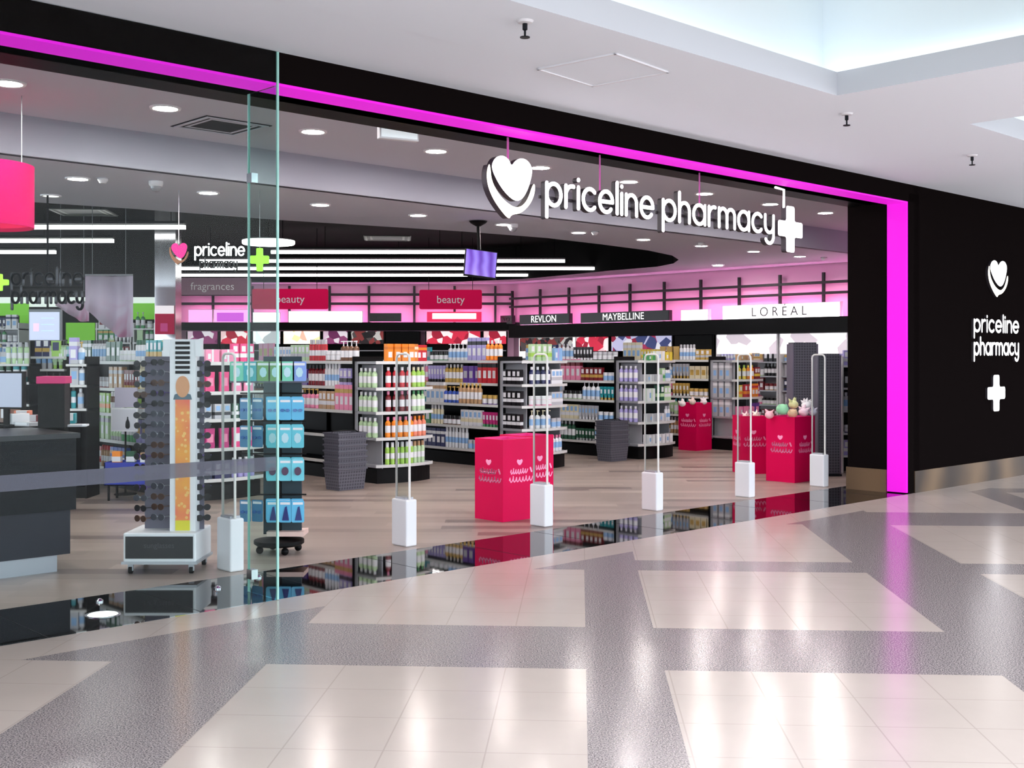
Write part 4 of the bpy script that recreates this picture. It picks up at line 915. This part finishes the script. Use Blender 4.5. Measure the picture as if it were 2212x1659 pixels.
MB().box(-.17, .17, -.015, .02, .13, .42, M_black).build('bezel', t); MB().box(-.155, .155, -.018, -.015, .145, .405, mat('pale till screen', (150, 155, 175), .3, em=.4)).build('screen_picture', t)
MB().box(-.02, .02, 0, .03, .01, .2, M_black).build('stand_neck', t); MB().box(-.09, .09, -.07, .09, 0, .012, M_black).build('stand_foot', t)
items = ((36, 9.0, 'white', 'card_reader', (.05, .08, .09), 'pale card reader beside the till monitor', 'card reader'), (58, 8.9, 'pale grey', 'leaflet_pile', (.08, .06, .03), 'pile of pale leaflets on the counter left of the black box', 'leaflets'),
         (72, 9.2, 'dark red', 'sweet_box', (.05, .05, .07), 'dark red sweet box behind the leaflet pile', 'box'), (50, 9.3, 'salmon', 'sweet_box', (.06, .04, .10), 'salmon sweet box near the till monitor', 'box'),
         (160, 8.85, 'white', 'leaflet_pile', (.10, .07, .015), 'thin white leaflet pile at the counter end', 'leaflets'), (150, 9.25, 'teal', 'sweet_box', (.05, .05, .08), 'teal box behind the white leaflets', 'box'), (22, 9.4, 'brown', 'sweet_box', (.05, .06, .12), 'brown box behind the till monitor', 'box'))
for x, Y, c, nm, (a, b, h), lb, cat in items:
    q = px(x, 900, Y); t = thing(nm, lb, cat, T(q.x, q.y, cz, random.uniform(-.5, .5)))
    MB().box(-a, a, -b, b, 0, h, pm(c)).build('base_sheet' if 'leaflet' in nm else 'casing', t, bev=.003); MB().box(-a * .7, a * .7, -b - .001, -b * .2, h * .3, h + .001, pm('white' if c != 'white' else 'pale grey')).build('printed_face', t)

# ---- sunglasses tower
q = px(362, 1160, 8.15)
t = thing('sunglasses_tower', 'tall narrow sunglasses tower with orange strip on a white wheeled base', 'display stand', T(q.x, q.y, 0, .0))
MB().box(-.25, .25, -.19, .22, .085, .285, M_white).build('base_box', t, bev=.01)
MB().box(-.232, .232, -.197, -.19, .11, .262, mat('black card', (18, 15, 20), .35)).build('front_card', t)
text('lettering', 'sunglasses', .052, T(0, -.199, .20), M_gtx, None, .001).parent = t
MB().box(-.26, .26, -.2, .23, .07, .088, M_silver).build('base_rim', t)
for sx in (-.21, .21):
    for sy in (-.15, .18):
        c_ = MB().tube([(sx - .012, sy, .025), (sx + .012, sy, .025)], .025, M_black, 14).build('caster', t); MB().box(sx - .018, sx + .018, sy - .01, sy + .01, .02, .072, M_silver).build('caster_fork', c_)
core = MB().box(.045, .225, -.10, .10, .285, 1.62, M_white).build('tower_core', t)
Mor = mat('orange patterned strip', (232, 150, 60), .5); q_ = NT(Mor); tc = q_.n('ShaderNodeTexCoord'); vo = q_.n('ShaderNodeTexVoronoi'); vo.inputs['Scale'].default_value = 26; q_.l(tc.outputs['Object'], vo.inputs['Vector'])
nz = q_.n('ShaderNodeTexNoise'); nz.inputs['Scale'].default_value = 3.5; q_.l(tc.outputs['Object'], nz.inputs['Vector'])
rp = q_.n('ShaderNodeValToRGB'); q_.l(nz.outputs['Fac'], rp.inputs[0]); rp.color_ramp.elements[0].position = .38; rp.color_ramp.elements[0].color = (*lin((226, 110, 84)), 1); rp.color_ramp.elements[1].position = .6; rp.color_ramp.elements[1].color = (*lin((236, 166, 70)), 1)
q_.l(q_.mix(q_.math('LESS_THAN', vo.outputs['Distance'], .3), rp.outputs[0], lin((236, 186, 110))), Mor.node_tree.nodes['Principled BSDF'].inputs['Base Color'])
MB().box(.085, .185, -.106, -.10, .36, 1.20, Mor).build('orange_strip', t); MB().box(.085, .185, -.106, -.10, .29, .36, mat('yellow print', (214, 204, 50), .5)).build('yellow_tag', t)
MB().prism([(.135 + .048 * math.cos(2 * PI * i / 20), 1.29 + .075 * math.sin(2 * PI * i / 20)) for i in range(20)], -.106, -.10, mat('photo face tone', (206, 150, 110), .6), 'y').build('portrait_print', t)
MB().prism([(.07, 1.20), (.2, 1.20), (.19, 1.235), (.15, 1.25), (.12, 1.25), (.08, 1.235)], -.105, -.10, mat('photo shirt', (84, 104, 116), .6), 'y').build('portrait_shirt', t)
for i in range(7): MB().box(.085, .185, -.107, -.10, 1.38 + i * .034, 1.40 + i * .034, M_black).build('size_chart_bar', t)
MB().box(.0, .045, -.11, -.09, 1.5, 1.62, M_white).build('header_wing', t); MB().box(.225, .268, -.11, -.09, 1.5, 1.62, M_white).build('header_wing', t)
mp_ = mat('grey peg panel', (96, 92, 108), .5)
MB().box(-.17, .045, .03, .045, .285, 1.50, mp_).build('peg_panel', t); MB().box(.225, .255, .0, .015, .285, 1.50, mp_).build('peg_panel', t)
def glasses(fr, ln):
    mb = MB()
    for s_ in (-1, 1):
        mb.prism([(s_ * .034 + .030 * math.cos(2 * PI * i / 14), .024 * math.sin(2 * PI * i / 14)) for i in range(14)], -.003, .003, ln, 'y', None, fr)
        mb.tube([(s_ * .064, 0, .006), (s_ * .068, .06, .004), (s_ * .066, .12, -.012)], .003, fr, 5)
    mb.tube([(-.008, 0, .006), (.008, 0, .006)], .004, fr, 5)
    return mb.mesh('sunglasses')
GLM = [('black', glasses(pm('black'), mat('dark lens', (10, 10, 15), .35, spec=.2))), ('brown', glasses(pm('brown'), mat('brown lens', (60, 36, 24), .35, spec=.2))), ('silver-framed', glasses(M_silver, mat('grey lens', (50, 52, 62), .35, spec=.2))), ('purple', glasses(pm('purple'), MC['dark lens']))]
base_q = T(q.x, q.y, 0)
for ci, (cx, nm) in enumerate(((-.165, 'outer left'), (-.045, 'inner left'), (.262, 'right'))):
    for r_ in range(16):
        z = .37 + r_ * .072
        cn, me = GLM[random.choice((0, 0, 1, 2, 3))]
        o = bpy.data.objects.new('sunglasses', me); C.objects.link(o); o.matrix_world = base_q @ T(cx, -.085 if ci < 2 else -.04, z + .01 * (ci % 2), random.uniform(-.15, .15) + (-.35 if ci < 2 else .5)) @ Matrix.Diagonal((.84, .84, .95, 1))
        tag(o, 'pair of %s sunglasses, %s column of the tower, row %s from the top' % (cn, nm, ['one', 'two', 'three', 'four', 'five', 'six', 'seven', 'eight', 'nine', 'ten', 'eleven', 'twelve', 'thirteen', 'fourteen', 'fifteen', 'sixteen'][15 - r_]), 'sunglasses', 'sunglasses on the tower')

# ---- swimming goods stand
q = px(603, 1180, 8.85); sx_ = lambda x: px(x, 900, 8.85).x - q.x
t = thing('swim_goods_stand', 'turning black stand hung with blue swimming packs behind the glass edge', 'display stand', T(q.x, q.y, 0, 0))
MB().lathe([(.17, .06), (.19, .075), (.19, .1), (.04, .12)], M_black, 24).build('base_disc', t)
for a in (.5, 2.1, 3.6, 5.2): MB().sphere((.15 * math.cos(a), .15 * math.sin(a), .03), .029, M_black, 12, 8).build('caster', t)
MB().lathe([(.02, .12), (.02, 1.5)], M_black, 12).build('pole', t)
MB().box(-.12, .17, .0, .03, .14, 1.50, mat('dark teal back card', (20, 44, 54), .5)).build('back_card', t)
MB().box(-.08, .2, -.08, .14, .135, .17, mat('salmon tray', (220, 190, 180), .5)).build('lower_tray', t)
for z in (1.22, 1.01, .76, .45): MB().tube([(sx_(522), -.045, z), (sx_(664), -.045, z)], .006, M_black, 6).build('hanging_bar', t)
MB().box(sx_(498), sx_(668), -.03, -.02, 1.30, 1.335, MC['grey peg panel']).build('header_rail', t)
PK = {}
def packm(c, motif, big):
    k = (c, motif, big)
    if k in PK: return PK[k]
    w, h = (.047, .165) if not big else (.052, .15); mb = MB(); base = mat('pack %s' % c, PC[c], .35)
    mb.prism(rounded([(-w, -h), (w, -h), (w, 0), (-w, 0)], .012), -.006, 0, base, 'y'); mb.box(-w * .8, w * .8, -.0075, -.006, -.03, -.012, pm('white'))
    if motif == 'fin': mb.prism([(-.022, -h * .9), (.0, -h * .3), (.012, -h * .25), (.03, -h * .9)], -.014, -.006, mat('navy rubber', (28, 40, 110), .4), 'y')
    elif motif == 'goggle':
        for s_ in (-1, 1): mb.prism([(s_ * .02 + .016 * math.cos(2 * PI * i / 12), -h * .55 + .012 * math.sin(2 * PI * i / 12)) for i in range(12)], -.018, -.006, mat('goggle blue', (60, 110, 170), .2), 'y')
    elif motif == 'mask': mb.prism([(.026 * math.cos(2 * PI * i / 12), -h * .55 + .032 * math.sin(2 * PI * i / 12)) for i in range(12)], -.02, -.006, mat('mask plum', (70, 30, 70), .3), 'y')
    else: mb.prism([(.028 * math.cos(2 * PI * i / 7), -h * .55 + .04 * math.sin(2 * PI * i / 7)) for i in range(7)], -.012, -.006, mat('pale motif', (190, 226, 236), .4), 'y')
    PK[k] = mb.mesh('blister_pack'); return PK[k]
PC = {'sky blue': (96, 186, 226), 'aqua': (110, 206, 222), 'turquoise': (60, 170, 180), 'mint green': (120, 210, 180), 'leaf green': (110, 160, 90), 'periwinkle': (130, 160, 226), 'steel blue': (70, 130, 170)}
Pq = T(q.x, q.y, 0)
def pack(x, z, y, c, motif, label, big=False, yaw=0, grp='swimming packs on the blue stand'):
    o = bpy.data.objects.new('blister_pack', packm(c, motif, big)); C.objects.link(o); o.matrix_world = Pq @ T(sx_(x), y, z, yaw); tag(o, label, 'packet', grp)
for i, (x, c) in enumerate(((514, 'mint green'), (543, 'turquoise'), (571, 'leaf green'), (597, 'leaf green'), (623, 'mint green'), (649, 'periwinkle'))):
    pack(x, 1.462, -.035, c, 'star', '%s hanging card, %s from left on the top rail of the swim stand' % (c, ORD[i]), True)
for tier, z, c, mo in (('upper', 1.195, 'sky blue', 'goggle'), ('second', .985, 'aqua', 'star'), ('third', .735, 'aqua', 'mask'), ('lowest', .42, 'sky blue', 'fin')):
    for i, x in enumerate((591, 618, 645)):
        for k2 in range(2):
            pack(x + 3 * k2, z - .012 * k2, -.055 - .028 * k2, c, mo, '%s pack with %s, %s column, %s tier of the swim stand, %s' % (c, {'goggle': 'goggles', 'star': 'pale motif', 'mask': 'mask', 'fin': 'dark fin'}[mo], ['left', 'middle', 'right'][i], tier, ['behind', 'in front'][k2]), yaw=random.uniform(-.15, .15))
    if tier in ('upper', 'lowest', 'second'):
        for i, x in enumerate((534, 560)): pack(x, z - .01, -.055, 'steel blue', 'goggle', 'steel blue pack at the left flank, %s tier of the swim stand, %s one' % (tier, ['outer', 'inner'][i]), yaw=-.35)

# ---- grey mesh display panels and rack by the jamb
for x0, x1, Y, h, lb in ((1712, 1768, 15.2, 1.685, 'tall grey perforated display panel behind the heaped pink bin'), (1766, 1818, 14.5, 1.535, 'shorter grey perforated display panel nearest the jamb')):
    a, b = px(x0, 700, Y), px(x1, 700, Y); w = b.x - a.x
    t = thing('pegboard_stand', lb, 'display stand', T(a.x, Y, 0, .06))
    MB().box(.02, w - .02, 0, .25, .03, h, M_weave).build('perforated_board', t)
    for x in (0, w - .02): MB().box(x, x + .02, -.01, .26, .02, h - .02, MC['grey peg panel']).build('edge_post', t)
    MB().box(-.0, w, -.03, .28, 0, .025, M_dark).build('foot_plate', t)
q = px(1819, 700, 14.9)
t = thing('narrow_goods_rack', 'narrow white rack beside the black jamb', 'display stand', T(q.x, q.y, 0, .0))
MB().box(0, .02, 0, .3, 0, 1.5, M_white).build('side_panel', t); MB().box(.28, .3, 0, .3, 0, 1.5, M_white).build('side_panel', t); MB().box(.02, .28, .28, .3, 0, 1.5, M_dark).build('back_panel', t)
for i in range(5): MB().box(.02, .28, 0, .28, .2 + i * .29, .225 + i * .29, M_white).build('shelf', t); row_fill(T(q.x, q.y, 0), .03, .27, lambda x: .07, .225 + i * .29, [(('carton', 'cream_jar', 'bottle', 'pouch', 'carton')[i], ('lilac', 'navy', 'white', 'black', 'lilac')[i], 'white', 1, 1)], '%s shelf, white rack beside the jamb' % ('bottom', 'fourth', 'third', 'second', 'top')[i], 'goods on the white rack by the jamb')

# ============================================================ LEFT BACKGROUND
def rack(x0, x1, Y, h, zs, label, short, pal, dep=.4, frame=M_black, shelf=M_edge, yaw=0.0, hs=1.1):
    a = px(x0, 700, Y); w = px(x1, 700, Y).x - a.x; M = T(a.x, Y, 0, yaw)
    t = thing('shelving_unit', label, 'shelving unit', M)
    MB().box(0, w, dep - .02, dep, 0, h, frame).build('back_panel', t); MB().box(0, .02, .02, dep - .02, 0, h, frame).build('side_panel', t); MB().box(w - .02, w, .02, dep - .02, 0, h, frame).build('side_panel', t)
    MB().box(.02, w - .02, .05, dep - .02, 0, .12, M_black).build('plinth', t)
    for i, z in enumerate(zs):
        MB().box(.0, w, 0, dep - .02, z - .025, z, shelf).build('shelf', t)
        row_fill(M, .03, w - .03, lambda x: .06, z, rnd_blocks(pal, max(2, int(w / .22)), hs), '%s shelf, %s' % (('top', 'second', 'third', 'fourth', 'bottom')[i], short), 'goods in the %s' % short)
rack(-30, 62, 12.6, 1.42, (1.42, 1.22, .98), 'black shelf unit of green and cream goods at the far left', 'far left shelf unit', ['teal', 'cream', 'gold', 'pale green', 'dark green', 'white', 'tan'])
rack(66, 138, 12.9, 1.46, (1.50, 1.36, 1.1), 'black shelf unit under the white hanging screen', 'unit under the white screen', ['lime green', 'cream', 'navy', 'pale grey', 'white', 'pale green'])
rack(142, 186, 12.2, 1.5, (1.42, 1.2, .95), 'slim unit of lilac and white bags right of the white screen', 'slim lilac unit', ['lilac', 'white', 'pale grey', 'teal'])
a, b = px(62, 736, 12.4), px(131, 668, 12.4)
t = thing('info_screen', 'square white lit information screen above the left shelves', 'screen', T((a.x + b.x) / 2, 12.4, a.z)); w, h = (b.x - a.x) / 2, b.z - a.z
MB().box(-w, w, 0, .05, 0, h, mat('grey bezel', (110, 115, 122), .4)).build('bezel', t)
Msc = mat('white screen picture', (120, 124, 150), .3, em=.5, emc=(214, 220, 250))
MB().box(-w + .008, w - .012, -.004, 0, .008, h - .03, Msc).build('screen_picture', t)
MB().box(-w * .7, -w * .35, -.006, -.004, h * .3, h * .55, mat('screen lilac patch', (214, 170, 240), .4, em=.7)).build('screen_motif', t)
for k in range(3): MB().box(-w * .2, w * .6, -.006, -.004, h * (.3 + .2 * k), h * (.33 + .2 * k), mat('screen grey line', (170, 190, 205), .4, em=.6)).build('screen_line', t)
MB().tube([(0, .08, h), (0, .08, Z2 - a.z)], .012, M_dark, 8).build('hanging_pole', t); MB().box(-.03, .03, .04, .1, h * .5, h, M_dark).build('pole_bracket', t)
# shelves against the green pharmacy wall
for x0, x1, lb, sh, pl in ((-60, 40, 'wall shelf unit of mixed goods below the lime green panel', 'unit below lime green panel', ['teal', 'navy', 'cream', 'white', 'green']), (206, 282, 'wall shelf unit behind the tall flower banner', 'unit behind flower banner', ['green', 'white', 'pale green', 'dark red']), (286, 334, 'wall shelf unit of green goods left of the pillar', 'unit left of the pillar', ['green', 'pale green', 'white', 'dark green'])):
    rack(x0, x1, 20.6, 2.1, (2.0, 1.75, 1.5), lb, sh, pl, .5, M_white, M_white, hs=1.25)
# price card display hung in front of the run behind the tower
q = px(268, 930, 12.55)
t = thing('display_card_stand', 'white framed card with a dark bottle picture on a thin stand', 'display card', T(q.x, q.y, 0, -.18)); z0, z1 = px(268, 932, 12.55).z, px(268, 881, 12.55).z
MB().box(-.155, .155, 0, .02, z0, z1, M_white).build('card_frame', t); MB().box(-.14, .14, -.004, 0, z0 + .015, z1 - .015, mat('grey white card', (205, 206, 214), .6)).build('card_face', t)
MB().prism(chaikin([(.02, z0 + .03), (.07, z0 + .03), (.07, z0 + .1), (.052, z0 + .13), (.052, z0 + .16), (.038, z0 + .16), (.038, z0 + .13), (.02, z0 + .1)], 1), -.008, -.004, M_black, 'y').build('bottle_print', t)
MB().box(-.11, .15, .0, .02, z1 + .005, z1 + .22, mat('lilac grey poster', (178, 172, 190), .6)).build('upper_poster', t); MB().tube([(0, .03, 0), (0, .03, z1 + .2)], .01, M_black, 8).build('stand_pole', t); MB().lathe([(.12, 0), (.12, .01), (.02, .02)], M_black, 20, cx=0, cy=.03).build('stand_foot', t)
q = px(262, 1010, 12.0)
t = thing('storage_crate', 'low blue crate of mixed goods on the floor by the left shelving', 'crate', T(q.x - .18, q.y, 0, .0))
mb = MB(); mcb = mat('blue plastic', (44, 60, 170), .4)
for bx_ in ((0, .5, 0, .012), (0, .5, .3, .312), (0, .012, 0, .3), (.488, .5, 0, .3)): mb.box(*bx_, .16, .40, mcb)
mb.box(0, .5, 0, .312, .16, .172, mcb).build('crate_body', t)
for a_ in (.03, .45):
    for b_ in (.02, .27): MB().box(a_, a_ + .02, b_, b_ + .02, 0, .16, M_black).build('leg', t)
row_fill(T(q.x - .18, q.y, 0), .03, .47, lambda x: .10, .173, [('tall_box', 'orange', 'white', 1, 1.25), ('tall_box', 'dark green', 'white', 1, 1.25), ('tall_box', 'tan', 'white', 1, 1.2)], 'in the low blue crate', 'goods in the low blue crate')
